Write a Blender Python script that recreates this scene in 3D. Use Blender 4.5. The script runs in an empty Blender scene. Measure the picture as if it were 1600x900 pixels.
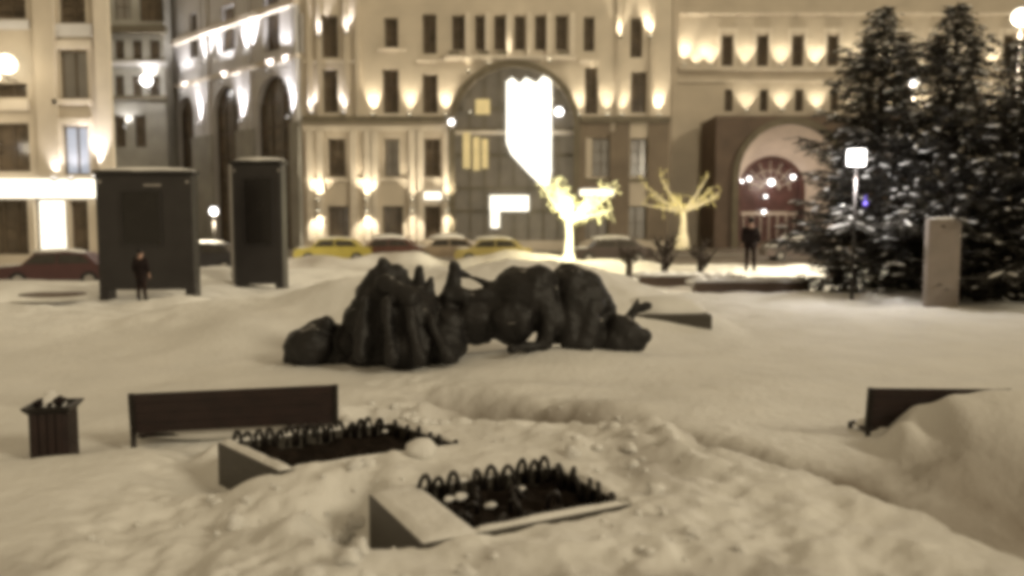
import bpy, bmesh, math, random
import numpy as np
from mathutils import Vector, Matrix, noise as mnoise
R = math.radians
sc = bpy.context.scene
col = sc.collection
random.seed(7)

# ------------------------------------------------------------ camera
CAMZ, F, HOR = 2.4, 1300.0, 345.0
PITCH = math.atan((450 - HOR) / F)
cd = bpy.data.cameras.new('camera'); cam = bpy.data.objects.new('camera', cd); col.objects.link(cam)
cam.location = (0, 0, CAMZ); cam.rotation_euler = (R(90) - PITCH, 0, 0)
cd.sensor_width = 36; cd.lens = 36 * F / 1600; cd.clip_end = 600
cd.dof.use_dof = True; cd.dof.focus_distance = 11.0; cd.dof.aperture_fstop = 0.62
sc.camera = cam
# ------------------------------------------------------------ night light: warm city glow, low sky
w = bpy.data.worlds.new('World'); sc.world = w; w.use_nodes = True
nt = w.node_tree; nt.nodes.clear()
out = nt.nodes.new('ShaderNodeOutputWorld')
sky = nt.nodes.new('ShaderNodeTexSky'); sky.sky_type = 'NISHITA'; sky.sun_disc = False
sky.sun_elevation = R(26.7); sky.sun_rotation = R(124)
b1 = nt.nodes.new('ShaderNodeBackground'); b1.inputs[1].default_value = 0.004
nt.links.new(sky.outputs[0], b1.inputs[0])
b2 = nt.nodes.new('ShaderNodeBackground'); b2.inputs[0].default_value = (0.435, 0.338, 0.200, 1); b2.inputs[1].default_value = 0.74
ad = nt.nodes.new('ShaderNodeAddShader'); nt.links.new(b1.outputs[0], ad.inputs[0]); nt.links.new(b2.outputs[0], ad.inputs[1])
nt.links.new(ad.outputs[0], out.inputs[0])
sd = bpy.data.lights.new('sun', 'SUN'); sd.energy = 1.05; sd.angle = R(12); sd.color = (1, .87, .62)
so = bpy.data.objects.new('sun', sd); col.objects.link(so)
so.rotation_euler = Vector((-0.74, 0.50, -0.45)).to_track_quat('-Z', 'Y').to_euler()
sc.view_settings.view_transform = 'Standard'; sc.view_settings.look = 'None'
sc.view_settings.gamma = 1; sc.view_settings.exposure = 0.12
sc.render.engine = 'CYCLES'
sc.cycles.use_denoising = True
sc.cycles.max_bounces = 5; sc.cycles.diffuse_bounces = 3; sc.cycles.glossy_bounces = 2
sc.cycles.sample_clamp_indirect = 4; sc.cycles.sample_clamp_direct = 30
sc.cycles.caustics_reflective = False; sc.cycles.caustics_refractive = False
sc.cycles.pixel_filter_type = 'GAUSSIAN'; sc.cycles.filter_width = 5.6

# ------------------------------------------------------------ helpers
cp, sp_ = math.cos(PITCH), math.sin(PITCH)
def ray(px, py):
    a, b = px - 800, 450 - py
    return Vector((a, F * cp + b * sp_, -F * sp_ + b * cp))
def at(px, py, Y):
    d = ray(px, py); return Vector((0, 0, CAMZ)) + d * (Y / d.y)
def gr(px, py, z=0.0):
    d = ray(px, py); return Vector((0, 0, CAMZ)) + d * ((z - CAMZ) / d.z)
def tag(o, label=None, cat=None, group=None, kind=None):
    if label: o['label'] = label
    if cat: o['category'] = cat
    if group: o['group'] = group
    if kind: o['kind'] = kind
    return o
def empty(name, loc=(0, 0, 0), rz=0):
    o = bpy.data.objects.new(name, None); col.objects.link(o)
    o.location = loc; o.rotation_euler = (0, 0, rz); o.empty_display_size = .2
    return o
def mat(name, c, rough=.6, metal=0, var=.12, scale=3.0, bump=0.0, bscale=20, emit=None, estr=0, spec=.5):
    m = bpy.data.materials.new(name); m.use_nodes = True
    n = m.node_tree; b = n.nodes['Principled BSDF']
    b.inputs['Roughness'].default_value = rough; b.inputs['Metallic'].default_value = metal
    b.inputs['Specular IOR Level'].default_value = spec
    tc = n.nodes.new('ShaderNodeTexCoord')
    nz = n.nodes.new('ShaderNodeTexNoise'); nz.inputs['Scale'].default_value = scale; nz.inputs['Detail'].default_value = 6
    n.links.new(tc.outputs['Object'], nz.inputs['Vector'])
    rp = n.nodes.new('ShaderNodeValToRGB')
    rp.color_ramp.elements[0].position = .3; rp.color_ramp.elements[1].position = .7
    rp.color_ramp.elements[0].color = tuple(x * (1 - var) for x in c) + (1,)
    rp.color_ramp.elements[1].color = tuple(min(1, x * (1 + var)) for x in c) + (1,)
    n.links.new(nz.outputs[0], rp.inputs[0]); n.links.new(rp.outputs[0], b.inputs['Base Color'])
    if bump:
        z2 = n.nodes.new('ShaderNodeTexNoise'); z2.inputs['Scale'].default_value = bscale; z2.inputs['Detail'].default_value = 5
        n.links.new(tc.outputs['Object'], z2.inputs['Vector'])
        bp = n.nodes.new('ShaderNodeBump'); bp.inputs['Strength'].default_value = bump; bp.inputs['Distance'].default_value = .05
        n.links.new(z2.outputs[0], bp.inputs['Height']); n.links.new(bp.outputs[0], b.inputs['Normal'])
    if emit:
        b.inputs['Emission Color'].default_value = emit + (1,); b.inputs['Emission Strength'].default_value = estr
    return m
class MB:
    def __init__(s): s.v = []; s.f = []; s.mi = []
    def quad(s, *ps, m=0):
        k = len(s.v); s.v += [tuple(p) for p in ps]; s.f.append(tuple(range(k, k + len(ps)))); s.mi.append(m)
    def box(s, a, b, M=None, m=0):
        k = len(s.v)
        for z in (a[2], b[2]):
            for (x, y) in ((a[0], a[1]), (b[0], a[1]), (b[0], b[1]), (a[0], b[1])):
                p = Vector((x, y, z)); s.v.append(tuple(M @ p if M else p))
        for f in ((3, 2, 1, 0), (4, 5, 6, 7), (0, 1, 5, 4), (1, 2, 6, 5), (2, 3, 7, 6), (3, 0, 4, 7)):
            s.f.append(tuple(k + i for i in f)); s.mi.append(m)
    def tube(s, pts, rads, n=8, m=0, cap=True):
        pts = [Vector(p) for p in pts]
        if not hasattr(rads, '__len__'): rads = [rads] * len(pts)
        k0 = len(s.v)
        for i, p in enumerate(pts):
            d = (pts[min(i + 1, len(pts) - 1)] - pts[max(i - 1, 0)]).normalized()
            a = d.orthogonal().normalized() if abs(d.z) < .99 else Vector((1, 0, 0))
            if i and abs(d.z) < .99:
                a = (pa - d * pa.dot(d)).normalized()
            pa = a; b = d.cross(a)
            for j in range(n):
                t = 2 * math.pi * j / n
                s.v.append(tuple(p + (a * math.cos(t) + b * math.sin(t)) * rads[i]))
        for i in range(len(pts) - 1):
            for j in range(n):
                a0 = k0 + i * n + j; a1 = k0 + i * n + (j + 1) % n
                s.f.append((a0, a1, a1 + n, a0 + n)); s.mi.append(m)
        if cap:
            s.f.append(tuple(k0 + j for j in reversed(range(n)))); s.mi.append(m)
            s.f.append(tuple(k0 + (len(pts) - 1) * n + j for j in range(n))); s.mi.append(m)
    def ball(s, c, r, n=14, m=0, sc3=(1, 1, 1), jit=0, rng=None):
        c = Vector(c); k = len(s.v); rows = max(4, n // 2)
        for i in range(rows + 1):
            t = math.pi * i / rows
            for j in range(n):
                a = 2 * math.pi * j / n
                q = Vector((math.sin(t) * math.cos(a) * sc3[0], math.sin(t) * math.sin(a) * sc3[1], math.cos(t) * sc3[2])) * r
                if jit and 0 < i < rows: q *= 1 + jit * mnoise.noise(q * (1.6 / r) + c * 3)
                s.v.append(tuple(c + q))
        for i in range(rows):
            for j in range(n):
                a0 = k + i * n + j; a1 = k + i * n + (j + 1) % n
                s.f.append((a0, a0 + n, a1 + n, a1)); s.mi.append(m)
    def build(s, name, mats, parent=None, smooth=False, bevel=0):
        me = bpy.data.meshes.new(name); me.from_pydata(s.v, [], s.f)
        if not isinstance(mats, (list, tuple)): mats = [mats]
        for q in mats: me.materials.append(q)
        if len(mats) > 1: me.polygons.foreach_set('material_index', s.mi)
        if smooth: me.polygons.foreach_set('use_smooth', [True] * len(me.polygons))
        me.update()
        o = bpy.data.objects.new(name, me); col.objects.link(o)
        if parent: o.parent = parent
        if bevel:
            bv = o.modifiers.new('bevel', 'BEVEL'); bv.width = bevel; bv.segments = 2; bv.limit_method = 'ANGLE'
        return o

# ------------------------------------------------------------ materials
M = {}
M['snow'] = mat('snow', (.80, .79, .765), .75, var=.05, scale=.9, bump=.5, bscale=9, spec=.2)
M['snowcap'] = mat('snow_cap', (.78, .77, .75), .75, var=.05, scale=2, bump=.4, bscale=14, spec=.2)
M['oldsnow'] = mat('thin_old_snow', (.20, .19, .18), .8, var=.2, scale=6)
M['road'] = mat('slush_road', (.20, .175, .15), .5, var=.35, scale=.35, bump=.3, bscale=4)
M['granite'] = mat('dark_granite', (.055, .048, .038), .5, var=.35, scale=30, bump=.2, bscale=40)
M['soil'] = mat('wet_soil', (.018, .013, .010), .9, var=.5, scale=14, bump=.9, bscale=22, spec=.1)
M['iron'] = mat('black_iron', (.018, .014, .012), .45, metal=.3, var=.2)
M['benchwood'] = mat('stained_wood', (.020, .0095, .0085), .55, var=.3, scale=6, bump=.2, bscale=30)
M['stand'] = mat('stand_metal', (.028, .025, .025), .42, var=.18, scale=2)
M['standtrim'] = mat('stand_trim', (.30, .28, .26), .4, var=.1)
M['screen'] = mat('dark_screen', (.014, .012, .011), .25, var=.2)
M['wallw'] = mat('warm_stone', (.50, .44, .36), .85, var=.10, scale=.5, bump=.3, bscale=3)
M['wallw2'] = mat('lower_stone', (.36, .31, .24), .85, var=.14, scale=.6, bump=.4, bscale=3)
M['wallb'] = mat('brown_stone', (.17, .135, .10), .8, var=.2, scale=.5, bump=.3, bscale=3)
M['wallc'] = mat('grey_stone', (.60, .59, .60), .85, var=.12, scale=.5, bump=.3, bscale=3)
M['wallc2'] = mat('grey_base_stone', (.33, .32, .29), .85, var=.18, scale=.6, bump=.3, bscale=3)
M['trim'] = mat('pale_trim', (.60, .54, .46), .8, var=.08, scale=1)
M['darktrim'] = mat('dark_moulding', (.13, .11, .075), .7, var=.2, scale=1)
M['portal'] = mat('portal_granite', (.10, .066, .045), .6, var=.22, scale=.7, bump=.2, bscale=4)
M['vault'] = mat('vault_plaster', (.60, .52, .45), .8, var=.08, scale=1)
M['redglass'] = mat('wine_red_doors', (.10, .045, .042), .3, var=.35, scale=1.2)
M['winframe'] = mat('window_frame', (.10, .075, .05), .6, var=.15)
M['pane'] = mat('dark_pane', (.105, .080, .055), .22, var=.45, scale=.9)
M['panelit'] = mat('dim_lit_pane', (.06, .05, .04), .3, var=.4, scale=1, emit=(.55, .44, .28), estr=.16)
M['panewarm'] = mat('warm_lit_pane', (.2, .16, .08), .3, var=.4, scale=1, emit=(.95, .72, .32), estr=.55)
M['paneblue'] = mat('bluish_lit_pane', (.2, .2, .22), .3, var=.2, scale=1, emit=(.50, .56, .66), estr=.62)
M['white'] = mat('white_light_panel', (.8, .8, .8), .5, var=.02, emit=(1, .95, .80), estr=1.35)
M['whitesoft'] = mat('backlit_banner', (.8, .8, .8), .5, var=.02, emit=(1, .97, .86), estr=1.35)
M['lens'] = mat('lamp_lens', (.8, .8, .8), .5, var=0, emit=(1, .9, .66), estr=6)
M['lensc'] = mat('cool_lamp_lens', (.8, .8, .8), .5, var=0, emit=(1, .96, .93), estr=6)
M['globe'] = mat('lamp_globe', (.8, .8, .8), .5, var=0, emit=(1, .92, .72), estr=3.0)
M['led'] = mat('led_bark', (.5, .5, .4), .6, var=.2, emit=(1, .88, .52), estr=1.35)
M['leddim'] = mat('dim_led_bark', (.4, .35, .25), .6, var=.2, emit=(.82, .68, .36), estr=.30)
M['ledleaf'] = mat('led_twigs', (.5, .5, .3), .6, var=.2, emit=(1, .90, .42), estr=1.15)
M['ledleafdim'] = mat('dim_led_twigs', (.4, .35, .15), .6, var=.2, emit=(.66, .53, .18), estr=.55)
M['bark'] = mat('bark', (.035, .024, .017), .9, var=.3, scale=8)
M['needle'] = mat('spruce_needles', (.048, .044, .038), .7, var=.4, scale=1.5, spec=.15)
M['cloth'] = mat('dark_cloth', (.022, .016, .016), .9, var=.2, spec=.1)
M['cloth2'] = mat('dark_trousers', (.03, .019, .017), .9, var=.2, spec=.1)
M['skin'] = mat('skin', (.35, .22, .17), .6, var=.05)
M['hair'] = mat('knit_hat', (.015, .012, .012), .9, var=.2)
M['tyre'] = mat('tyre', (.015, .015, .015), .9)
M['carglass'] = mat('car_glass', (.04, .035, .03), .15, var=.2)
M['stele'] = mat('stele_granite', (.23, .195, .17), .7, var=.12, scale=2)
M['bluelamp'] = mat('blue_bulb', (.1, .08, .4), .5, emit=(.16, .10, .6), estr=1.2)
def paint(name, c): return mat(name, c, .3, var=.08, scale=2)

def bronze():
    m = mat('bronze', (.0085, .0070, .0068), .6, metal=.0, var=.5, scale=4, bump=.6, bscale=7)
    n = m.node_tree; b = n.nodes['Principled BSDF']
    g = n.nodes.new('ShaderNodeNewGeometry'); sx = n.nodes.new('ShaderNodeSeparateXYZ')
    n.links.new(g.outputs['True Normal'], sx.inputs[0])
    tc = n.nodes.new('ShaderNodeTexCoord'); nz = n.nodes.new('ShaderNodeTexNoise'); nz.inputs['Scale'].default_value = 2.3; nz.inputs['Detail'].default_value = 4
    n.links.new(tc.outputs['Object'], nz.inputs['Vector'])
    # dusting of snow caught on upward faces
    a = n.nodes.new('ShaderNodeMath'); a.operation = 'MULTIPLY'; n.links.new(sx.outputs[2], a.inputs[0]); n.links.new(nz.outputs[0], a.inputs[1])
    rp = n.nodes.new('ShaderNodeValToRGB'); rp.color_ramp.elements[0].position = .53; rp.color_ramp.elements[1].position = .60
    n.links.new(a.outputs[0], rp.inputs[0])
    mx = n.nodes.new('ShaderNodeMix'); mx.data_type = 'RGBA'
    src = b.inputs['Base Color'].links[0].from_socket
    n.links.new(rp.outputs[0], mx.inputs[0]); n.links.new(src, mx.inputs[6]); mx.inputs[7].default_value = (.30, .29, .28, 1)
    n.links.new(mx.outputs[2], b.inputs['Base Color'])
    return m
M['bronze'] = bronze()

# ------------------------------------------------------------ snow terrain
rs = np.random.RandomState(3); LAT = rs.rand(256, 256)
def vnoise(x, y):
    xi = np.floor(x).astype(int); yi = np.floor(y).astype(int); fx = x - xi; fy = y - yi
    fx = fx * fx * (3 - 2 * fx); fy = fy * fy * (3 - 2 * fy)
    g = lambda a, b: LAT[a % 256, b % 256]
    return ((g(xi, yi) * (1 - fx) + g(xi + 1, yi) * fx) * (1 - fy) + (g(xi, yi + 1) * (1 - fx) + g(xi + 1, yi + 1) * fx) * fy) * 2 - 1
def fbm(x, y, o=4):
    s = 0; a = .5
    for i in range(o): s = s + a * vnoise(x + 17.3 * i, y - 9.1 * i); x = x * 2.03; y = y * 2.03; a *= .5
    return s
def ss(a, b, x):
    t = np.clip((x - a) / (b - a), 0, 1); return t * t * (3 - 2 * t)
TR = [(-1.5, 12.0), (-.6, 11), (.38, 10), (1.4, 9.2), (1.96, 8.5), (2.5, 7.6), (3.0, 6.9), (3.45, 6.1), (3.75, 5.2), (3.95, 4), (4.0, 2)]
def segdist(x, y, pl):
    best = np.full(x.shape, 1e9); side = np.zeros(x.shape)
    for (ax, ay), (bx, by) in zip(pl[:-1], pl[1:]):
        dx, dy = bx - ax, by - ay; L = dx * dx + dy * dy
        t = np.clip(((x - ax) * dx + (y - ay) * dy) / L, 0, 1)
        d = np.hypot(x - ax - t * dx, y - ay - t * dy); c = dx * (y - ay) - dy * (x - ax)
        k = d < best; best = np.where(k, d, best); side = np.where(k, np.sign(c), side)
    return best, side      # side>0: far side (left of direction)
def gau(x, y, cx, cy, rx, ry, h): return h * np.exp(-((x - cx) / rx) ** 2 - ((y - cy) / ry) ** 2)
PL_ANG = R(27.5)
PLANT = [(-.57, 5.13, 1.62, 1.10, .35, 0.0), (-1.93, 6.74, 1.72, 1.18, .33, .27)]      # near-left corner, long, deep, top
def H(x, y):
    x = np.asarray(x, float); y = np.asarray(y, float)
    z = .07 * fbm(x * .35, y * .35) + .035 * fbm(x * 1.3, y * 1.3) + .012 * fbm(x * 6, y * 6) * ss(16, 8, y)
    d, s = segdist(x, y, TR)
    near = np.where(s < 0, d, -d)                       # >0 on the camera side
    trk = ss(-1.8, -.6, x + .25 * (11 - y)) * ss(13, 11, y)
    zz = .38 * ss(.26, .46, near) * ss(9.8, 7.5, y)
    z = z + zz * ss(-2.9, -1.2, x)
    z = z + (.10 * fbm(x * 4, y * 4, 4)) * np.exp(-(d / .7) ** 2) - .50 * np.exp(-(d / .40) ** 2) * ss(12.3, 10.5, y) * ss(.9, 0, near - .2)
    # darker beaten hollow between trench and the far right pile
    z = z - gau(x, y, 4.5, 6.3, .9, 1.5, .38)
    # left plateau edge in front of bench and bin
    ye = 8.02 + .44 * (x + 4.8)
    pl = ss(.10, -.10, y - ye) * ss(-3.0, -3.9, x) + ss(7.6, 6.4, y) * ss(-2.2, -3.4, x) * (1 - ss(-3.0, -3.9, x))
    z = z + .10 * pl - gau(x, y, -4.5, 8.75, 1.6, .5, .08) - gau(x, y, -2.6, 9.3, 1.2, .4, .06)
    # churned snow
    mask = ss(-4.2, -2.4, x) * ss(3.0, 1.6, x + .30 * (y - 6)) * ss(11.8, 10.2, y)
    mask = mask * (.45 + .55 * ss(-.1, .35, fbm(x * .6 + 5, y * .6)))
    rg = 1 - np.abs(fbm(x * 1.7, y * 1.7, 3)) * 2
    z = z + mask * (.22 * (rg - .6) + .17 * fbm(x * 3.6, y * 3.6, 5) + .20 * np.maximum(0, vnoise(x * 3.3, y * 3.3) - .45))
    # ridge at the sculpture's foot
    z = z + gau(x, y, -.1, 12.6, 1.3, .5, .12) + gau(x, y, .95, 13.7, 1.75, .95, .27) + gau(x, y, -.6, 11.6, 1.8, .35, .10) + gau(x, y, 1.2, 10.4, 1.0, .4, .12)
    # bank behind sculpture
    cr = np.interp(x, [-9, -7.3, -5.1, -3.2, -1.46, .6, 1.5, 2.3, 3.3, 5], [.15, .45, .72, 1.25, 1.42, 1.50, 1.45, 1.25, .80, .10])
    z = z + cr * np.exp(-((y - 19.2) / 1.9) ** 2) * (1 + .22 * fbm(x * .9, y * .9)) + gau(x, y, -5.4, 16.4, 1.1, 1.3, .42)
    # right pile over the buried bench
    z = z + .63 * ss(3.35, 4.6, x + .30 * vnoise(x * 3.5, y * 2.5) - .12) * np.where(y < 8.55, np.exp(-((y - 8.55) / .95) ** 2), np.exp(-((y - 8.55) / .5) ** 2)) + gau(x, y, 9.5, 9, 2.2, 2, .3)
    # wider field
    far = ss(14, 22, y) * ss(46, 41, y)
    z = z + far * (.22 * np.maximum(0, fbm(x * .22 + 3, y * .30) + .1) + .06 * fbm(x * 1.3, y * 1.3))
    z = z + gau(x, y, -11.0, 31, 2.0, 2.6, .75) + gau(x, y, -17.5, 27, 4, 1.6, .35) + gau(x, y, -13.5, 21.5, 2.4, .9, .22) + gau(x, y, -9.2, 22.8, 1.2, .9, .35)
    z = z + gau(x, y, 8, 24, 6, 1.6, .22) + gau(x, y, 15, 24, 6, 3, .30) + gau(x, y, 1.8, 40, 3.5, 2.2, .55) + gau(x, y, 13, 36, 4.5, 1.2, .5) + gau(x, y, 14, 31, 3, .8, .25)
    z = z + gau(x, y, -5, 42.6, 12, 1.0, .85) * (.75 + .5 * vnoise(x * .6, y * .1))
    # hollow left
    z = z - gau(x, y, -15.0, 25.4, 1.15, .55, .55) - gau(x, y, 5.9, 26.5, 1.6, .8, .2)
    z = z + gau(x, y, -4.9, 8.7, .45, .35, .04)
    # around planters
    ca, sa = math.cos(PL_ANG), math.sin(PL_ANG)
    for (ox, oy, L, W, T, sh) in PLANT:
        u = (x - ox) * ca + (y - oy) * sa; v = -(x - ox) * sa + (y - oy) * ca; u = u + sh * v
        inside = ss(-.02, .06, u) * ss(L + .02, L - .06, u) * ss(-.02, .06, v) * ss(W + .02, W - .06, v)
        dx = np.maximum(np.maximum(-u, u - L), 0); dy = np.maximum(np.maximum(-v, v - W), 0); dd = np.hypot(dx, dy)
        lvl = T + .0 + .09 * fbm(x * 3, y * 3) + .035 * ss(.02, -.06, v)
        left = ss(.25, -.02, u)
        lv = lvl * (1 - left) + left * (T - .02 - .40 * ss(-.02, W * .75, v))
        wt = ss(.75, .03, dd)
        z = z * (1 - wt) + lv * wt
        z = z * (1 - inside) + (T - .33) * inside
    # street area
    z = z * (1 - ss(43, 45, y)) - .12 * ss(43.5, 45, y)
    return z
def dirt_shade(x, y):  # trodden dirt and street slush, plus trench and pile-side shade painted in
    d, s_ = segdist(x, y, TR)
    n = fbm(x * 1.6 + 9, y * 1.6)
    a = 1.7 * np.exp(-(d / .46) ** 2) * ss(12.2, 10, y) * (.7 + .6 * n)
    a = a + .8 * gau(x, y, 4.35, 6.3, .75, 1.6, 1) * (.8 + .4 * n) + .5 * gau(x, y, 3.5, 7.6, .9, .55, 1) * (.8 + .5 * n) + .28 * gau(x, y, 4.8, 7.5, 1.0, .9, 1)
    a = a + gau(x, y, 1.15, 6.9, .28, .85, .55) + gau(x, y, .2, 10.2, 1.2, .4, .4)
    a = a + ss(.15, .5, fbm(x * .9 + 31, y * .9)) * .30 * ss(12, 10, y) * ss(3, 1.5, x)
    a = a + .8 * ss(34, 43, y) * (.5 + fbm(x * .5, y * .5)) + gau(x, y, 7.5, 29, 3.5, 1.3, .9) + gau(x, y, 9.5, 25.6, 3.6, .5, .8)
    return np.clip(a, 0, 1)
def Hs(x, y): return float(H(np.array([x]), np.array([y]))[0])
def grid(name, ys, nx, half, fn, m):
    ys = np.asarray(ys); t = np.linspace(-1, 1, nx)
    X = np.outer(half(ys), t); Y = np.repeat(ys[:, None], nx, 1); Z = fn(X, Y)
    co = np.stack([X, Y, Z], -1).reshape(-1, 3)
    idx = np.arange(len(ys) * nx).reshape(len(ys), nx)
    fc = np.stack([idx[:-1, :-1], idx[:-1, 1:], idx[1:, 1:], idx[1:, :-1]], -1).reshape(-1, 4)
    me = bpy.data.meshes.new(name); me.from_pydata(co.tolist(), [], fc.tolist())
    me.materials.append(m); me.polygons.foreach_set('use_smooth', [True] * len(me.polygons)); me.update()
    o = bpy.data.objects.new(name, me); col.objects.link(o); return o
ys = np.concatenate([np.linspace(-6, 2.4, 16), np.geomspace(2.5, 50, 640)])
def dirty_shaded_snow():  # darkens the snow base colour for both grime and painted shade
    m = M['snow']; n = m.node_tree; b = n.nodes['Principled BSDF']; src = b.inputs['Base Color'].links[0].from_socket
    at_ = n.nodes.new('ShaderNodeAttribute'); at_.attribute_name = 'dirt_shade'
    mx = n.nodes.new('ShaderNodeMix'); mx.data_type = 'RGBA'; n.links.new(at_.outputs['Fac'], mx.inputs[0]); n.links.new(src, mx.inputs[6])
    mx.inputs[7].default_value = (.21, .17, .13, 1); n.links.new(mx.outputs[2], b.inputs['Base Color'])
dirty_shaded_snow()
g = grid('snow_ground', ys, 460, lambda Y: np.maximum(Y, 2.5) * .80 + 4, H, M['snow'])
tag(g, kind='structure')
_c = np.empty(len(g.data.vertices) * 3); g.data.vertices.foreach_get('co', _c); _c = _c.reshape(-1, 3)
_a = g.data.attributes.new('dirt_shade', 'FLOAT', 'POINT'); _a.data.foreach_set('value', dirt_shade(_c[:, 0], _c[:, 1]).astype(np.float32))
mb = MB(); mb.quad((-300, -100, -.5), (300, -100, -.5), (300, 500, -.5), (-300, 500, -.5)); tag(mb.build('ground', M['snow']), kind='structure')
mb = MB(); mb.box((-120, 46, -.4), (120, 58, -.02)); tag(mb.build('road', M['road']), kind='structure')
mb = MB(); mb.box((-120, 58.0, -.4), (120, 110, .12)); tag(mb.build('pavement', M['road']), kind='structure')

# ------------------------------------------------------------ facades
class Fac:
    def __init__(s, name, pL, pR, z1, wallmat, depth=9.0, skew=0.0, label=None, cat='building', parent=None):
        s.a = Vector((pL[0], pL[1], 0)); b = Vector((pR[0], pR[1], 0)); s.L = (b - s.a).length
        s.u = (b - s.a).normalized(); s.n = Vector((s.u.y, -s.u.x, 0)); s.z1 = z1; s.depth = depth; s.sk = skew
        s.wm = wallmat; s.ops = []; s.M = Matrix((( s.u.x, -s.n.x, 0, s.a.x), (s.u.y, -s.n.y, 0, s.a.y), (0, 0, 1, 0), (0, 0, 0, 1)))
        if parent: s.root = parent
        else:
            s.root = empty(name, (0, 0, 0)); tag(s.root, label, cat)
    def uv(s, px, py):
        d = ray(px, py); o = Vector((0, 0, CAMZ)); t = (s.a - o).dot(s.n) / d.dot(s.n); p = o + d * t
        return (p - s.a).dot(s.u), p.z
    def pt(s, px, py, off=0):
        u, z = s.uv(px, py); return s.a + s.u * u + s.n * off + Vector((0, 0, z))
    def op(s, x0, y0, x1, y1, arch=False, pane='pane', bars=(1, 2), frame=.09):
        xm, ym = (x0 + x1) / 2, (y0 + y1) / 2
        u0 = s.uv(x0, ym)[0]; u1 = s.uv(x1, ym)[0]; v1 = s.uv(xm, y0)[1]; v0 = s.uv(xm, y1)[1]
        s.ops.append([u0, u1, max(v0, .05), v1, arch, pane, bars, frame])
    def win_uv(s, u0, u1, v0, v1, arch=False, pane='pane', bars=(1, 2), frame=.09): s.ops.append([u0, u1, v0, v1, arch, pane, bars, frame])
    def band(s, x0, y0, x1, y1, proj, m, name='cornice'):
        u0 = s.uv(x0, y0)[0]; u1 = s.uv(x1, y0)[0]; xm = (x0 + x1) / 2
        v1 = s.uv(xm, y0)[1]; v0 = s.uv(xm, y1)[1]
        mb = MB(); mb.box((u0, -proj, v0), (u1, -.002, v1), s.M); return mb.build(name, m, s.root)
    def band_uv(s, u0, u1, v0, v1, proj, m, name='cornice'):
        mb = MB(); mb.box((u0, -proj, v0), (u1, -.002, v1), s.M); return mb.build(name, m, s.root)
    def uplight(s, px, py, P=300, cool=False, off=.38, size=.12, cone=58, tilt=.16):
        p = s.pt(px, py, off)
        return s.up_at(p, P, cool, size, cone, tilt)
    def up_at(s, p, P, cool, size, cone, tilt, down=False):
        mb = MB(); loc = Matrix.Translation(p) @ s.M.to_3x3().to_4x4()
        sg = -1 if down else 1
        mb.box((-size, -size, -.12), (size, size, .02), loc, 0)
        mb.box((-.04, .0, -.09), (.04, .5, -.03), loc, 0)
        zt = .021 if not down else -.121
        mb.box((-size * .8, -size * .8, min(zt, zt + sg * .02)), (size * .8, size * .8, max(zt, zt + sg * .02)), loc, 1)
        f = mb.build('uplight', [M['darktrim'], M['lensc' if cool else 'lens']], s.root)
        ld = bpy.data.lights.new('lamp', 'SPOT'); ld.energy = P * 4.0; ld.spot_size = R(cone); ld.spot_blend = .8
        ld.color = (1, .95, .93) if cool else (1, .87, .64); ld.shadow_soft_size = .07
        lo = bpy.data.objects.new('lamp', ld); col.objects.link(lo); lo.parent = f
        lo.location = p + Vector((0, 0, .08 if not down else -.2))
        d = (Vector((0, 0, sg)) - s.n * tilt).normalized()
        lo.rotation_euler = d.to_track_quat('-Z', 'Y').to_euler()
        return f
    def finish(s, rev=.45):
        us = sorted(set([0, s.L] + [round(x, 4) for o in s.ops for x in (o[0], o[1]) if 0 < x < s.L]))
        vs = sorted(set([-.4, s.z1] + [round(x, 4) for o in s.ops for x in (o[2], o[3]) if -.4 < x < s.z1]))
        mb = MB(); T = lambda u, d, v: s.M @ Vector((u, d, v))
        for i in range(len(us) - 1):
            for j in range(len(vs) - 1):
                uc, vc = (us[i] + us[i + 1]) / 2, (vs[j] + vs[j + 1]) / 2
                if any(o[0] < uc < o[1] and o[2] < vc < o[3] for o in s.ops): continue
                mb.quad(T(us[i], 0, vs[j]), T(us[i + 1], 0, vs[j]), T(us[i + 1], 0, vs[j + 1]), T(us[i], 0, vs[j + 1]))
        for o in s.ops:
            u0, u1, v0, v1, arch = o[:5]
            if u1 < 0 or u0 > s.L: continue
            mb.quad(T(u0, 0, v0), T(u1, 0, v0), T(u1, rev, v0), T(u0, rev, v0))
            r = (u1 - u0) / 2; uc = (u0 + u1) / 2; vs_ = v1 - r if arch else v1
            mb.quad(T(u0, 0, v0), T(u0, rev, v0), T(u0, rev, vs_), T(u0, 0, vs_))
            mb.quad(T(u1, 0, v0), T(u1, 0, vs_), T(u1, rev, vs_), T(u1, rev, v0))
            if arch:
                N = 14; A = [math.pi * (1 - k / N) for k in range(N + 1)]
                P_ = [(uc + r * math.cos(a), vs_ + r * math.sin(a)) for a in A]
                for k in range(N):
                    (ua, va), (ub, vb) = P_[k], P_[k + 1]
                    mb.quad(T(ua, 0, va), T(ub, 0, vb), T(ub, 0, v1), T(ua, 0, v1))
                    mb.quad(T(ua, 0, va), T(ua, rev, va), T(ub, rev, vb), T(ub, 0, vb))
            else:
                mb.quad(T(u0, 0, v1), T(u0, rev, v1), T(u1, rev, v1), T(u1, 0, v1))
        D = s.depth; z1 = s.z1
        mb.quad(T(0, 0, -.4), T(0, 0, z1), T(0, D, z1), T(0, D, -.4))
        K = s.L - s.sk
        mb.quad(T(s.L, 0, -.4), T(K, D, -.4), T(K, D, z1), T(s.L, 0, z1))
        mb.quad(T(0, D, -.4), T(0, D, z1), T(K, D, z1), T(K, D, -.4))
        mb.quad(T(0, 0, z1), T(s.L, 0, z1), T(K, D, z1), T(0, D, z1))
        mb.build('wall', s.wm, s.root)
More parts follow.
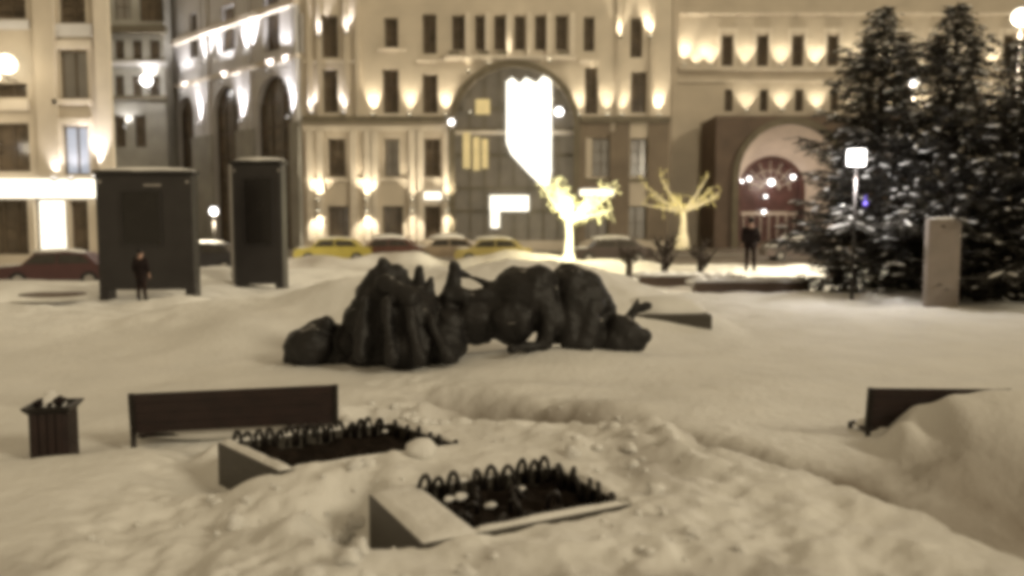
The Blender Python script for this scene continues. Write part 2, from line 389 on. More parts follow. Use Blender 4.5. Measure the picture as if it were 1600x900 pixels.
        for o in s.ops:
            u0, u1, v0, v1, arch, pane, bars, fr = o
            if pane is None or u1 < 0 or u0 > s.L: continue
            m1 = MB(); m1.box((u0 - .02, rev - .003, v0 - .02), (u1 + .02, rev + .05, v1 + .02), s.M)
            m2 = MB(); d0, d1 = rev - .10, rev - .012
            m2.box((u0 + .004, d0, v0 + .004), (u0 + fr, d1, v1), s.M); m2.box((u1 - fr, d0, v0 + .004), (u1 - .004, d1, v1), s.M)
            m2.box((u0 + fr, d0, v0 + .004), (u1 - fr, d1, v0 + fr), s.M)
            if not arch: m2.box((u0 + fr, d0, v1 - fr), (u1 - fr, d1, v1 - .004), s.M)
            for k in range(bars[0]):
                uc = u0 + (u1 - u0) * (k + 1) / (bars[0] + 1); m2.box((uc - fr / 2, d0 + .01, v0 + fr), (uc + fr / 2, d1, v1 - (.004 if arch else fr)), s.M)
            for k in range(bars[1]):
                vc = v0 + (v1 - v0) * (k + 1) / (bars[1] + 1); m2.box((u0 + fr, d0 + .02, vc - fr / 3), (u1 - fr, d1 - .002, vc + fr / 3), s.M)
            wf = m2.build('window', M['winframe'], s.root); m1.build('pane', M[pane], wf)

# ---- main building (big arch)
YM = 65.0
XL, XR = at(474, 300, YM).x, at(1046, 300, YM).x
fm = Fac('department_store', (XL, YM), (XR, YM), 25, M['wallw'], depth=16, label='cream stone building with huge glazed arch and glowing uplights, in the centre background')
for (a, b, c, d) in [(502, 24, 528, 90), (600, 28, 622, 74), (660, 22, 682, 84), (706, 24, 726, 78), (742, 24, 758, 78), (772, 24, 790, 78), (804, 24, 820, 78), (836, 24, 853, 78), (868, 24, 886, 78), (912, 26, 929, 80), (985, 28, 1004, 90)]:
    fm.op(a, c and b, c, d, False)
for (a, b, c, d, ar) in [(504, 108, 528, 176, 0), (598, 108, 623, 177, 0), (660, 116, 684, 177, 0), (914, 104, 934, 178, 0), (986, 112, 1010, 176, 0)]:
    fm.op(a, b, c, d, bool(ar))
for (a, c) in [(512, 540), (600, 624), (662, 688), (925, 955), (985, 1012)]:
    fm.op(a, 216, c, 276, False, 'panelit' if a in (925, 600) else 'pane')
for (a, c) in [(512, 545), (598, 630), (663, 688)]:
    fm.op(a, 322, c, 374, False, 'pane', (2, 1))
for (a, c) in [(905, 950), (962, 1010)]:
    fm.op(a, 322, c, 374, False, 'panelit', (2, 1))
for k, x in enumerate(range(600, 960, 36)):
    fm.op(x, -70, x + 20, -20, False)
fm.op(709, 104, 897, 376, True, None)
fm.finish(.55)
# the big arch: mouldings and glazed wall
ua0, va1 = fm.uv(709, 104); ua1 = fm.uv(897, 240)[0]; ra = (ua1 - ua0) / 2; uc = (ua0 + ua1) / 2; vs_ = va1 - ra
def archring(mb, r0, r1, d0, d1, M4, uc, vs, vb, n=28):
    pr = [(-1, vb)] + [(None, math.pi * (1 - k / n)) for k in range(n + 1)] + [(1, vb)]
    def P2(e, r):
        if e[0] is None: return (uc + r * math.cos(e[1]), vs + r * math.sin(e[1]))
        return (uc + e[0] * r, e[1])
    for a, b in zip(pr[:-1], pr[1:]):
        A0, A1, B0, B1 = P2(a, r0), P2(a, r1), P2(b, r0), P2(b, r1)
        T = lambda q, d: M4 @ Vector((q[0], d, q[1]))
        mb.quad(T(A0, d0), T(B0, d0), T(B1, d0), T(A1, d0)); mb.quad(T(A1, d0), T(B1, d0), T(B1, d1), T(A1, d1)); mb.quad(T(A0, d0), T(A0, d1), T(B0, d1), T(B0, d0))
mb = MB(); archring(mb, ra - .05, ra + .42, -.35, 0.0, fm.M, uc, vs_, .1); mb.build('arch_moulding', M['darktrim'], fm.root)
gl = MB(); gl.box((ua0 - .1, 1.3, 0), (ua1 + .1, 1.4, va1 + .3), fm.M); gw = gl.build('glazed_arch', M['panelit'], fm.root)
gb = MB()
for k in range(1, 8):
    u = ua0 + (ua1 - ua0) * k / 8; gb.box((u - .07, 1.1, .1), (u + .07, 1.29, vs_ + math.sqrt(max(.01, ra ** 2 - (u - uc) ** 2))), fm.M)
for z in (vs_ + 1.6, vs_, vs_ - 2.0, vs_ - 4.6, vs_ - 6.4):
    if z > .5: gb.box((ua0, 1.05, z - .12), (ua1, 1.295, z + .12), fm.M)
gb.build('mullions', M['darktrim'], gw)
mb = MB(); mb.box((ua0, 1.0, vs_ - .45), (ua1, 1.04, vs_ - .1), fm.M); mb.build('transom', M['trim'], gw)
# lit shop interior behind the lower glazing
for (a, b, c, d, mk) in [(722, 205, 734, 262, 'panewarm'), (738, 212, 749, 265, 'panewarm'), (752, 215, 762, 262, 'panewarm'), (742, 152, 765, 176, 'panewarm'), (722, 150, 738, 172, 'panelit')]:
    q = MB(); u0, z1 = fm.uv(a, b); u1, z0 = fm.uv(c, d); q.box((u0, .96, z0), (u1, .995, z1), fm.M); q.build('lit_pane', M[mk], gw)
# banner screen in the arch: pointed bottom
bn = MB(); pts = [(791, 127), (800, 120), (812, 130), (822, 120), (838, 129), (848, 118), (862, 122), (862, 268), (858, 290), (846, 290), (824, 268), (798, 240), (791, 222)]
B0 = [fm.pt(x, y, -.15) for x, y in pts]; B1 = [p - fm.n * .25 for p in B0]
bn.quad(*reversed(B0)); bn.quad(*B1)
for i in range(len(pts)): j = (i + 1) % len(pts); bn.quad(B0[i], B0[j], B1[j], B1[i])
tag(bn.build('banner', M['whitesoft']), 'tall blank white backlit banner hanging in the big arch of the cream building', 'banner')
# lit entrance canopy under the arch
cn = MB(); u0, z1 = fm.uv(766, 306); u1, z0 = fm.uv(826, 330); cn.box((u0, -1.3, z0), (u1, -.02, z1), fm.M); cn.build('entrance_canopy', M['white'], fm.root)
cn = MB(); u0, z1 = fm.uv(767, 331); u1, z0 = fm.uv(781, 356); cn.box((u0, -1.2, z0), (u1, -.9, z1), fm.M); cn.build('light_column', M['white'], fm.root)
cn = MB(); u0, z1 = fm.uv(900, 296); u1, z0 = fm.uv(958, 306); cn.box((u0, -.3, z0), (u1, -.02, z1), fm.M); cn.build('lit_fascia', M['white'], fm.root)
cn = MB(); u0, z1 = fm.uv(660, 300); u1, z0 = fm.uv(690, 312); cn.box((u0, -.2, z0), (u1, -.02, z1), fm.M); cn.build('lit_fascia', M['white'], fm.root)
# cornices and trims
fm.band(474, 183, 706, 191, .45, M['darktrim']); fm.band(907, 183, 1046, 191, .45, M['darktrim'])
fm.band(474, 197, 706, 205, .18, M['trim']); fm.band(474, 279, 706, 284, .15, M['trim']); fm.band(907, 279, 1046, 284, .15, M['darktrim'])
fm.band(695, 88, 900, 94, .7, M['trim'], 'balcony'); fm.band(474, 95, 560, 99, .2, M['trim']); fm.band(590, 76, 634, 80, .25, M['trim'], 'sill'); fm.band(652, 93, 694, 97, .3, M['trim'], 'sill'); fm.band(904, 93, 936, 99, .3, M['trim'], 'sill')
fm.band(590, 178, 634, 182, .25, M['trim'], 'sill')
for x in (700, 724, 757, 790, 826, 862): fm.band(x, 88.5, x + 13, 80, .55, M['darktrim'], 'balustrade') if 0 else None
for x in (703, 748, 778, 872): fm.band(x, 82, x + 16, 88, .62, M['darktrim'], 'balustrade')
for x in (731, 762, 795, 827, 858, 894): fm.band(x - 4, 20, x + 4, 88, .22, M['trim'], 'pilaster')
for x in (480, 496, 538, 556, 968, 1020): fm.band(x - 3, -60, x + 4, 182, .25, M['wallw'], 'pilaster')
for x in (484, 500, 552, 574, 586, 644, 657, 697, 910, 958): fm.band(x - 5, 206, x + 5, 376, .28, M['trim'] if x < 700 else M['wallb'], 'pilaster')
# brown lower storey right of the arch
fm.band(906, 192, 911, 374, .20, M['wallb'], 'cladding'); fm.band(962, 192, 984, 374, .16, M['wallb'], 'cladding'); fm.band(1013, 192, 1046, 374, .18, M['wallb'], 'cladding')
fm.band(912, 284.5, 954, 321, .14, M['wallb'], 'cladding'); fm.band(912, 192, 954, 215, .12, M['wallb'], 'cladding')
# lights
for x, y, P, cool in [(488, 176, 420, 1), (538, 176, 330, 1), (584, 180, 520, 0), (641, 180, 520, 0), (697, 180, 420, 0), (905, 180, 420, 0),
                      (948, 180, 420, 0), (972, 180, 380, 0), (1028, 180, 520, 0), (500, 56, 500, 1), (543, 52, 380, 1), (968, 58, 560, 0), (1014, 58, 560, 0),
                      (735, 92, 240, 0), (795, 88, 200, 0), (826, 90, 260, 0), (858, 96, 480, 0), (763, 100, 80, 0), (732, 112, 160, 0)]:
    fm.uplight(x, y, P * .55, bool(cool), .34)
for x in (500, 575, 646, 700): fm.uplight(x, 312, 200, False, .75, cone=95); fm.up_at(fm.pt(x, 326, .8), 150, False, .12, 95, .2, down=True)
for x in (735, 858): fm.uplight(x, 176, 70, False, .2)
sgl = MB(); sgl.ball(fm.pt(873, 176, .5), .32, 12); sgl.ball(fm.pt(706, 192, .5), .22, 12); sgl.build('globe_lamp', M['lensc'], fm.root, True)

# ---- left wing, seen obliquely, cold white light
# plane through pixel columns: near corner at x=474
pn = Vector((XL - .02, YM + .02, 0)); dirw = Vector((-.72, .70, 0)).normalized(); 
tt = 0
best = None
for k in range(1, 4000):
    p = pn + dirw * (k * .01)
    if 800 + F * p.x / (p.y) * (1) <= 262: best = p; break
fw = Fac('arcaded_wing', (best.x, best.y), (pn.x, pn.y), 27, M['wallc'], depth=7, label='grey side wing with tall dark arches and cold white uplights, behind the dark stands')
for (a, b, c, d) in [(281, 150, 305, 395), (336, 134, 374, 395), (402, 117, 458, 395)]:
    fw.op(a, b, c, d, True, 'pane', (2, 6), .12)
for (a, b, c, d) in [(296, 20, 310, 90), (345, 8, 366, 80), (412, -10, 436, 80), (462, 22, 471, 84)]:
    fw.op(a, b, c, d, False, 'pane', (1, 2))
fw.finish(.5)
L = fw.L
z_c = fw.uv(430, 96)[1]; z_d = fw.uv(430, 10)[1]; z_b = fw.uv(430, 196)[1]
fw.band_uv(0, L, z_c - .25, z_c + .15, .35, M['trim']); fw.band_uv(0, L, z_d - .5, z_d, .5, M['trim'])
for x in (270, 320, 328, 386, 393, 466): 
    u = fw.uv(x, 200)[0]; fw.band_uv(u - .35, u + .35, z_b, 25, .3, M['wallc'], 'pilaster')
for x0, x1 in ((262, 281), (305, 336), (374, 402), (458, 473)):
    u0, u1 = fw.uv(x0, 300)[0], fw.uv(x1, 300)[0]; fw.band_uv(max(0, u0) + .05, min(L, u1) - .05, -.2, z_b, .25, M['wallc2'], 'plinth')
for x, y, P in [(318, 194, 520), (384, 190, 520), (460, 184, 520), (272, 198, 520), (294, 146, 420), (356, 130, 420), (428, 113, 260), (327, 98, 260), (393, 84, 560), (268, 16, 500), (345, 96, 120), (452, 104, 260)]:
    u, z = fw.uv(x, y); fw.up_at(fw.a + fw.u * u + fw.n * .6 + Vector((0, 0, z)), P * 1.5, True, .12, 75, .2)

# ---- right building
YR = 76.0
fr = Fac('office_block', (at(1046.5, 300, YR).x, YR), (at(1700, 300, YR).x, YR), 27, M['wallw'], depth=16, label='long cream building with two rows of small windows, behind the spruces on the right')
for k in range(11):
    x = 1128 + 55 * k; fr.op(x, 55, x + 17, 103, False, 'pane', (1, 1)); fr.op(x + 4, 140, x + 17, 174, False, 'pane', (1, 1))
fr.finish(.4)
for k in range(11):
    x = 1128 + 55 * k
    fr.band(x - 7, 48, x - 1, 104, .10, M['trim'], 'window_surround'); fr.band(x + 18, 48, x + 24, 104, .10, M['trim'], 'window_surround')
    fr.band(x - 7, 44, x + 24, 50, .12, M['trim'], 'window_surround')
    fr.uplight(x - 19, 103, 190, False, .4, cone=85, tilt=.3)
    fr.uplight(x + 37, 172, 110, False, .4, cone=95, tilt=.3)
fr.uplight(1068, 102, 330, False, .4); fr.uplight(1088, 102, 130, False, .4, cone=110)
fr.band(1060, 105, 1700, 111, .5, M['trim']); fr.band(1060, 125, 1700, 129, .2, M['trim']); fr.band(1052, -60, 1062, 370, .3, M['wallw'], 'pilaster'); fr.band(1063, 20, 1700, 24, .2, M['trim'])

# ---- granite portal with arch
YP = 70.0
fp = Fac('entrance_portal', (at(1117, 300, YP).x, YP), (at(1420, 300, YP).x, YP), at(1200, 181, YP).z, M['portal'], depth=5.5, label='dark brown granite portal with deep pale archway, in front of the office block', cat='portal')
fp.op(1155, 193, 1315, 376, True, None)
fp.finish(.3)
u0, z1 = fp.uv(1155, 193); u1 = fp.uv(1315, 280)[0]; r = (u1 - u0) / 2; ucp = (u0 + u1) / 2; vsp = z1 - r
mb = MB(); archring(mb, r - .02, r + .5, -.25, 0, fp.M, ucp, vsp, .1); mb.build('archivolt', M['darktrim'], fp.root)
# splayed vault
mb = MB(); N = 26; r2 = r * .66; uc2 = ucp - .35; vs2 = vsp - 1.05
def ap(t, rr, c, v, vb):
    if t == 'L': return (c - rr, vb)
    if t == 'R': return (c + rr, vb)
    return (c + rr * math.cos(t), v + rr * math.sin(t))
seq = ['L'] + [math.pi * (1 - k / N) for k in range(N + 1)] + ['R']
for a, b in zip(seq[:-1], seq[1:]):
    A, B = ap(a, r - .03, ucp, vsp, -.2), ap(b, r - .03, ucp, vsp, -.2); C_, D_ = ap(b, r2, uc2, vs2, -.2), ap(a, r2, uc2, vs2, -.2)
    T = lambda q, d: fp.M @ Vector((q[0], d, q[1]))
    mb.quad(T(A, .28), T(B, .28), T(C_, 4.0), T(D_, 4.0))
mb.build('vault', M['vault'], fp.root, True)
mb = MB(); archring(mb, r2 - .25, r2 + .12, 3.75, 4.1, fp.M, uc2, vs2, .1); mb.build('door_arch', M['redglass'], fp.root)
mb = MB(); mb.box((uc2 - r2, 4.3, -.1), (uc2 + r2, 4.4, vs2 + r2), fp.M); dw = mb.build('door_screen', M['redglass'], fp.root)
mb = MB()
for k in range(-3, 4): mb.box((uc2 + k * .75 - .05, 4.2, .1), (uc2 + k * .75 + .05, 4.29, 2.9), fp.M)
mb.box((uc2 - r2, 4.15, 2.9), (uc2 + r2, 4.29, 3.2), fp.M); mb.build('glazing_bars', M['vault'], dw)
mb = MB()
for k in range(1, 8):
    a_ = math.pi * k / 8; c_ = Vector((uc2, 4.2, vs2)); e_ = Vector((uc2 + (r2 - .2) * math.cos(a_), 4.2, vs2 + (r2 - .2) * math.sin(a_)))
    mb.tube([fp.M @ (c_ + (e_ - c_) * .25), fp.M @ e_], .045, 6)
for q_ in (.3, .62):
    mb.tube([fp.M @ Vector((uc2 + r2 * q_ * math.cos(math.pi * k / 16), 4.2, vs2 + r2 * q_ * math.sin(math.pi * k / 16))) for k in range(17)], .04, 6)
mb.build('fan_bars', M['trim'], dw)
for (x, y, rr) in [(1226, 282, .26), (1190, 276, .17), (1262, 273, .18), (1214, 330, .15), (1178, 280, .12), (1217, 305, .12)]:
    q = MB(); q.ball(fp.pt(x, y, -3.6), rr, 12); q.build('lamp_bulb', M['lensc'], fp.root, True)
ld = bpy.data.lights.new('portal_lamp', 'POINT'); ld.energy = 260; ld.color = (1, .82, .68); ld.shadow_soft_size = .4
lo = bpy.data.objects.new('portal_lamp', ld); col.objects.link(lo); ld.energy = 160; lo.parent = fp.root; lo.location = fp.pt(1226, 284, -1.2)

# ---- dark house between left building and wing
YK = 78.0
fk = Fac('dim_house', (at(150, 300, YK).x, YK), (at(264, 300, YK).x, YK), 28, M['wallc2'], depth=10, label='dim grey house in the gap between the shop building and the arcaded wing')
fk.op(217, -10, 256, 33, False, 'pane', (2, 1)); fk.op(178, -12, 205, 30, False, 'panelit', (1, 1))
for x in (178, 206, 234): fk.op(x, 62, x + 16, 92, False, 'pane'); fk.op(x, 118, x + 16, 150, False, 'pane')
for x in (178, 210): fk.op(x, 180, x + 18, 230, False, 'pane')
fk.finish(.4)
fk.band(168, 42, 262, 53, .6, M['darktrim']); fk.band(168, 97, 262, 104, .4, M['wallc'])
fk.band(168, 150, 262, 156, .4, M['darktrim'])
fk.uplight(236, 140, 420, True, .6); fk.uplight(200, 200, 80, True, .6, cone=110)

# ---- left shop building
YL = 45.0
fl = Fac('shop_building', (at(-260, 300, YL).x, YL), (at(168, 300, YL).x, YL), 18, M['wallw'], depth=14, skew=7.6, label='beige building with glowing white shop front and doorway, at the left edge')
fl.op(-12, -10, 40, 29, False, 'pane'); fl.op(90, -10, 133, 36, False, 'pane')
fl.op(92, 78, 137, 154, False, 'panelit', (1, 0)); fl.op(-10, 130, 42, 152, False, 'pane'); fl.op(-10, 192, 46, 268, False, 'pane', (1, 1))
fl.op(97, 196, 139, 273, False, 'paneblue', (1, 0))
fl.op(-20, 312, 44, 398, False, 'pane', (2, 1)); fl.op(54, 310, 103, 403, False, 'white', (0, 0)); fl.op(109, 313, 138, 394, False, 'pane', (0, 1))
for x in (-110, -190): fl.op(x, 78, x + 45, 154); fl.op(x, 192, x + 45, 270); fl.op(x, 312, x + 60, 398)
fl.finish(.4)
fl.band(-20, 280, 150, 309, .35, M['white'], 'lit_fascia')
fl.band(85, 64, 144, 76, .15, M['trim'], 'window_surround'); fl.band(85, 156, 144, 164, .25, M['trim'], 'sill'); fl.band(85, 38, 144, 58, .1, M['wallc'], 'spandrel')
fl.band(88, 185, 144, 194, .2, M['trim'], 'window_surround'); fl.band(88, 194, 95, 276, .15, M['trim'], 'window_surround')
fl.band(145, -80, 168, 400, .25, M['trim'], 'pilaster'); fl.band(50, -80, 82, 278, .25, M['wallw'], 'pilaster')
fl.band(-20, 32, 46, 46, .1, M['wallc'], 'spandrel'); fl.band(-20, 156, 46, 172, .2, M['trim'], 'sill')
fl.uplight(156, 277, 420, True, .62, cone=60, tilt=.05); fl.uplight(118, 279, 60, True, .5, cone=110)
fl.uplight(92, 279, 60, True, .5, cone=70)
def lampball(fc, x, y, r, P, m='globe', off=.9, coolc=(1, .85, .6)):
    p = fc.pt(x, y, off)
    q = MB(); q.tube([p + Vector((0, 0, -r)), p + Vector((0, 0, -r - .25)), p + Vector((0, 0, -r - .25)) - fc.n * (off)], .04, 8, 0); o = q.build('wall_lamp', M['iron'], fc.root)
    g = MB(); g.ball(p, r, 18); g.build('globe', M[m], o, True)
    d = bpy.data.lights.new('lamp', 'POINT'); d.energy = P; d.shadow_soft_size = r; d.color = coolc
    l = bpy.data.objects.new('lamp', d); col.objects.link(l); l.parent = o; l.location = p + fc.n * (r + .3)
lampball(fl, 26, 105, .50, 160); lampball(fl, 3, 226, .22, 60, 'lensc'); lampball(fk, 240, 130, .5, 400, 'lensc', 1.5, (1, .95, .9)); lampball(fl, 10, 125, .2, 10)

# ------------------------------------------------------------ standing street lamps
def street_lamp(px, py, Y, r, P, label, hue=(1, .88, .66), m='globe', box=False):
    top = at(px, py, Y); base = Vector((top.x, Y, min(0, Hs(top.x, Y)) - .1))
    t = empty('street_lamp', base); tag(t, label, 'street lamp')
    h = top.z - base.z
    mb = MB(); mb.tube([(0, 0, 0), (0, 0, .9), (0, 0, h - r)], [.06, .045, .03], 10); mb.build('pole', M['iron'], t, True)
    g = MB()
    if box: g.box((-r, -r * .6, h - r), (r, r * .6, h + r))
    else: g.ball((0, 0, h), r, 16)
    g.build('lamp_head', M[m], t, not box, .02 if box else 0)
    cpm = MB(); cpm.tube([(0, 0, h + r), (0, 0, h + r + .06)], [r * .6, r * .3], 12); cpm.build('cap', M['iron'], t)
    d = bpy.data.lights.new('lamp', 'POINT'); d.energy = P; d.shadow_soft_size = r; d.color = hue
    l = bpy.data.objects.new('lamp', d); col.objects.link(l); l.parent = t; l.location = (0, -.1, h - r - .35)
    return t
street_lamp(1338, 246, 22.8, .21, 300, 'street lamp with square white glowing head before the leftmost spruce', (1, .95, .92), 'lensc', True)
street_lamp(1595, 26, 30, .30, 12000, 'tall street lamp with cream globe behind the rightmost spruce')
street_lamp(1428, 130, 31, .15, 500, 'street lamp with white globe shining through the branches between the two left spruces', m='lensc')
street_lamp(1315, 325, 32, .16, 40, 'low lamp with small white globe left of the first spruce', m='lensc')
street_lamp(303, 312, 40, .17, 500, 'lamp with small white globe just right of the wide dark stand', m='lensc')
street_lamp(334, 330, 44, .2, 500, 'lamp with small white globe in the gap between the two dark stands', m='lensc')

# ------------------------------------------------------------ illuminated trees
def led_tree(px, pyb, Y, topy, halfpx, seed, mk, ml, label, ntw, P):
    rg = random.Random(seed); b = at(px, pyb, Y); t = empty('light_tree', b); tag(t, label, 'light tree')
    hgt = at(px, topy, Y).z - b.z; hw = halfpx * Y / F; mb = MB()
    th = hgt * .44
    mb.tube([(0, 0, -.6), (0, 0, 0), (.02, 0, .25), (.05, 0, th * .6), (0, 0, th)], [.40, .33, .22, .16, .14], 10)
    mb.build('trunk', M[mk], t, True)
    cr = MB(); tw = MB()
    for k in range(13):
        a = rg.uniform(0, 6.28); e = rg.uniform(.15, 1.0); L = hw * rg.uniform(.75, 1.05)
        end = Vector((math.cos(a) * L * math.cos(e * .8), math.sin(a) * L * math.cos(e * .8), th + (hgt - th) * e))
        mid = Vector((end.x * .45, end.y * .45, th + (end.z - th) * .35))
        cr.tube([(0, 0, th - .1), mid, end], [.085, .05, .022], 6)
        for j in range(ntw):
            s = rg.uniform(.3, 1.05); p = (Vector((0, 0, th)).lerp(mid, s * 2) if s < .5 else mid.lerp(end, s * 2 - 1))
            q = p + Vector((rg.gauss(0, .22), rg.gauss(0, .22), rg.gauss(.05, .22)))
            tw.tube([p, q], [.018, .012], 4, cap=False)
            tw.ball(q, rg.uniform(.02, .045), 6)
    cr.build('branches', M[mk], t, True); tw.build('twigs', M[ml], t)
    d = bpy.data.lights.new('glow', 'POINT'); d.energy = P; d.shadow_soft_size = .8; d.color = (1, .88, .5)
    l = bpy.data.objects.new('glow', d); col.objects.link(l); l.parent = t; l.location = (0, -1.2, hgt * .55)
    return t
led_tree(888, 402, 42, 268, 78, 4, 'led', 'ledleaf', 'brightly glowing yellow light tree with thick white trunk in front of the arch building', 48, 1100)
led_tree(1066, 372, 45, 274, 70, 9, 'leddim', 'ledleafdim', 'dimmer light tree with spread branches and few lit twigs, left of the granite portal', 13, 90)

# bare saplings
def sapling(px, py, Y, h, seed, label):
    rg = random.Random(seed); b = at(px, py, Y); t = empty('bare_sapling', (b.x, Y, b.z - .1)); tag(t, label, 'sapling', 'bare saplings')
    mb = MB(); mb.tube([(0, 0, -.3), (0, 0, h * .5), (.05, 0, h)], [.16, .13, .04], 8); mb.build('trunk', M['bark'], t, True)
    br = MB()
    for k in range(11):
        z = h * rg.uniform(.3, .9); a = rg.uniform(0, 6.28); L = rg.uniform(.4, .9) * (1.1 - z / h * .5)
        p1 = Vector((math.cos(a) * L * .5, math.sin(a) * L * .5, z + L * .3)); p2 = Vector((math.cos(a) * L, math.sin(a) * L, z + L * .9))
        br.tube([(0, 0, z), p1, p2], [.05, .04, .02], 5)
        for j in range(3): br.tube([p1, p1 + Vector((rg.gauss(0, .2), rg.gauss(0, .2), .35))], [.025, .012], 4)
    br.build('branches', M['bark'], t)
sapling(1038, 438, 31, 1.6, 1, 'small bare dark sapling left of the dimmer light tree')
sapling(1094, 440, 31.5, 1.5, 2, 'bare dark sapling right below the dimmer light tree')
sapling(983, 424, 33, .8, 3, 'smallest bare dark sapling behind the end of the snow bank')
# low dark parapet with snow
def parapet(px0, px1, pyt, pyb, Y, label):
    a = at(px0, pyb, Y); b = at(px1, pyb, Y); zt = at(px0, pyt, Y).z
    t = empty('low_wall', ((a.x + b.x) / 2, Y, a.z)); tag(t, label, 'low wall')
    L = (b.x - a.x) / 2; mb = MB(); mb.box((-L, 0, -.8), (L, .5, zt - a.z)); mb.build('wall', M['portal'], t, bevel=.02)
    mb = MB(); n = 30
    for k in range(n): mb.ball((-L + 2 * L * (k + .5) / n, .25, zt - a.z + .02), .26, 8, sc3=(1.3, 1, .45 + .15 * math.sin(k * 1.7)), jit=.3)
    mb.build('snow_cap', M['snowcap'], t, True)
parapet(1086, 1265, 441, 466, 26.5, 'low dark wall with snow on top, left of the first spruce')
parapet(1000, 1160, 432, 446, 30, 'dark kerb wall running behind the bare saplings')

# ------------------------------------------------------------ cars
def car(px, pyb, Y, L, rz, c, label, snow=.6, name='parked_car', base=None):
    p = at(px, pyb, Y); z = base if base is not None else p.z
    t = empty(name, (p.x, Y, z), rz); tag(t, label, 'car', 'cars parked along the street')
    pm = paint('paint_' + c[0], c[1]); W = .88
    prof = [(-.5, .28), (-.5, .62), (-.47, .82), (-.28, .90), (-.17, 1.36), (.10, 1.44), (.27, 1.34), (.37, .95), (.47, .90), (.5, .72), (.5, .28)]
    mb = MB(); n = len(prof)
    Pn = lambda i, y, k: Vector((prof[i][0] * L, y * (1 - .16 * max(0, (prof[i][1] - .9)) / .5), prof[i][1]))
    k = 0
    lo_ = [Pn(i, -W, 0) for i in range(n)]; hi = [Pn(i, W, 0) for i in range(n)]
    mb.quad(*lo_); mb.quad(*reversed(hi))
    for i in range(n): j = (i + 1) % n; mb.quad(lo_[j], lo_[i], hi[i], hi[j])
    mb.build('body', pm, t, bevel=.05)
    for s in (-1, 1):
        g = MB(); q = [(-.25, .93), (-.155, 1.30), (.02, 1.33), (.02, .95)]; g.quad(*[(x * L, s * (W + .012 - .14 * max(0, zz - .9) / .5 * W), zz) for x, zz in (q if s < 0 else q[::-1])])
        g.build('side_window', M['carglass'], t)
        g = MB(); q = [(.04, .95), (.04, 1.33), (.24, 1.28), (.33, .96)]; g.quad(*[(x * L, s * (W + .012 - .14 * max(0, zz - .9) / .5 * W), zz) for x, zz in (q if s < 0 else q[::-1])])
        g.build('side_window', M['carglass'], t)
        for x in (-.31, .31):
            wv = MB(); wv.tube([(x * L, s * (W - .2), .31), (x * L, s * (W + .02), .31)], .32, 18); wo = wv.build('wheel', M['tyre'], t)
            rv = MB(); rv.tube([(x * L, s * (W + .02), .31), (x * L, s * (W + .035), .31)], .19, 14); rv.build('rim', M['standtrim'], wo)
        h = MB(); h.box((-.503 * L, s * .6 - .16, .62), (-.495 * L, s * .6 + .16, .76)); h.build('headlight', M['standtrim'], t)
        h = MB(); h.box((.497 * L, s * .62 - .14, .66), (.503 * L, s * .62 + .14, .80)); h.build('tail_light', M['redglass'], t)
    if snow:
        mb = MB(); mb.ball((-.02 * L, 0, 1.40), 1, 20, sc3=(.24 * L, W * .8, .05 + .22 * snow), jit=.12); mb.ball((-.38 * L, 0, .86), 1, 16, sc3=(.12 * L, W * .85, .12 * snow), jit=.15)
        mb.build('snow_cap', M['snowcap'], t, True)
    return t
car(523, 414, 48.5, 4.4, R(4), ('yellow', (.42, .35, .08)), 'yellow taxi parked beyond the snow bank, right of the narrow dark stand', .25, base=-.02)
car(608, 409, 49.5, 4.3, R(-3), ('maroon', (.10, .045, .035)), 'maroon car with snow on its roof, right of the yellow taxi', .8, base=-.02)
car(700, 409, 50, 4.3, R(2), ('beige', (.33, .26, .19)), 'beige car under snow in front of the big arch', 1.0, base=-.02)
car(772, 411, 47.0, 4.3, R(-2), ('ochre', (.38, .31, .12)), 'ochre car with a little snow, left of the bright light tree', .5, base=.0)
car(955, 409, 48, 4.6, R(3), ('dark', (.05, .035, .03)), 'dark car with snowy roof, right of the bright light tree', .7, base=-.02)
car(1250, 404, 51, 4.6, R(-2), ('grey', (.14, .11, .10)), 'grey snow-laden car in front of the granite portal', 1.0, base=-.02)
car(95, 432, 34, 4.2, R(12), ('plum', (.07, .03, .03)), 'plum coloured car half buried in snow before the shop doorway', .35, base=-.25)
car(325, 418, 40, 4.0, R(-6), ('black', (.03, .028, .03)), 'black car in the gap between the two dark stands', .3, base=-.05)

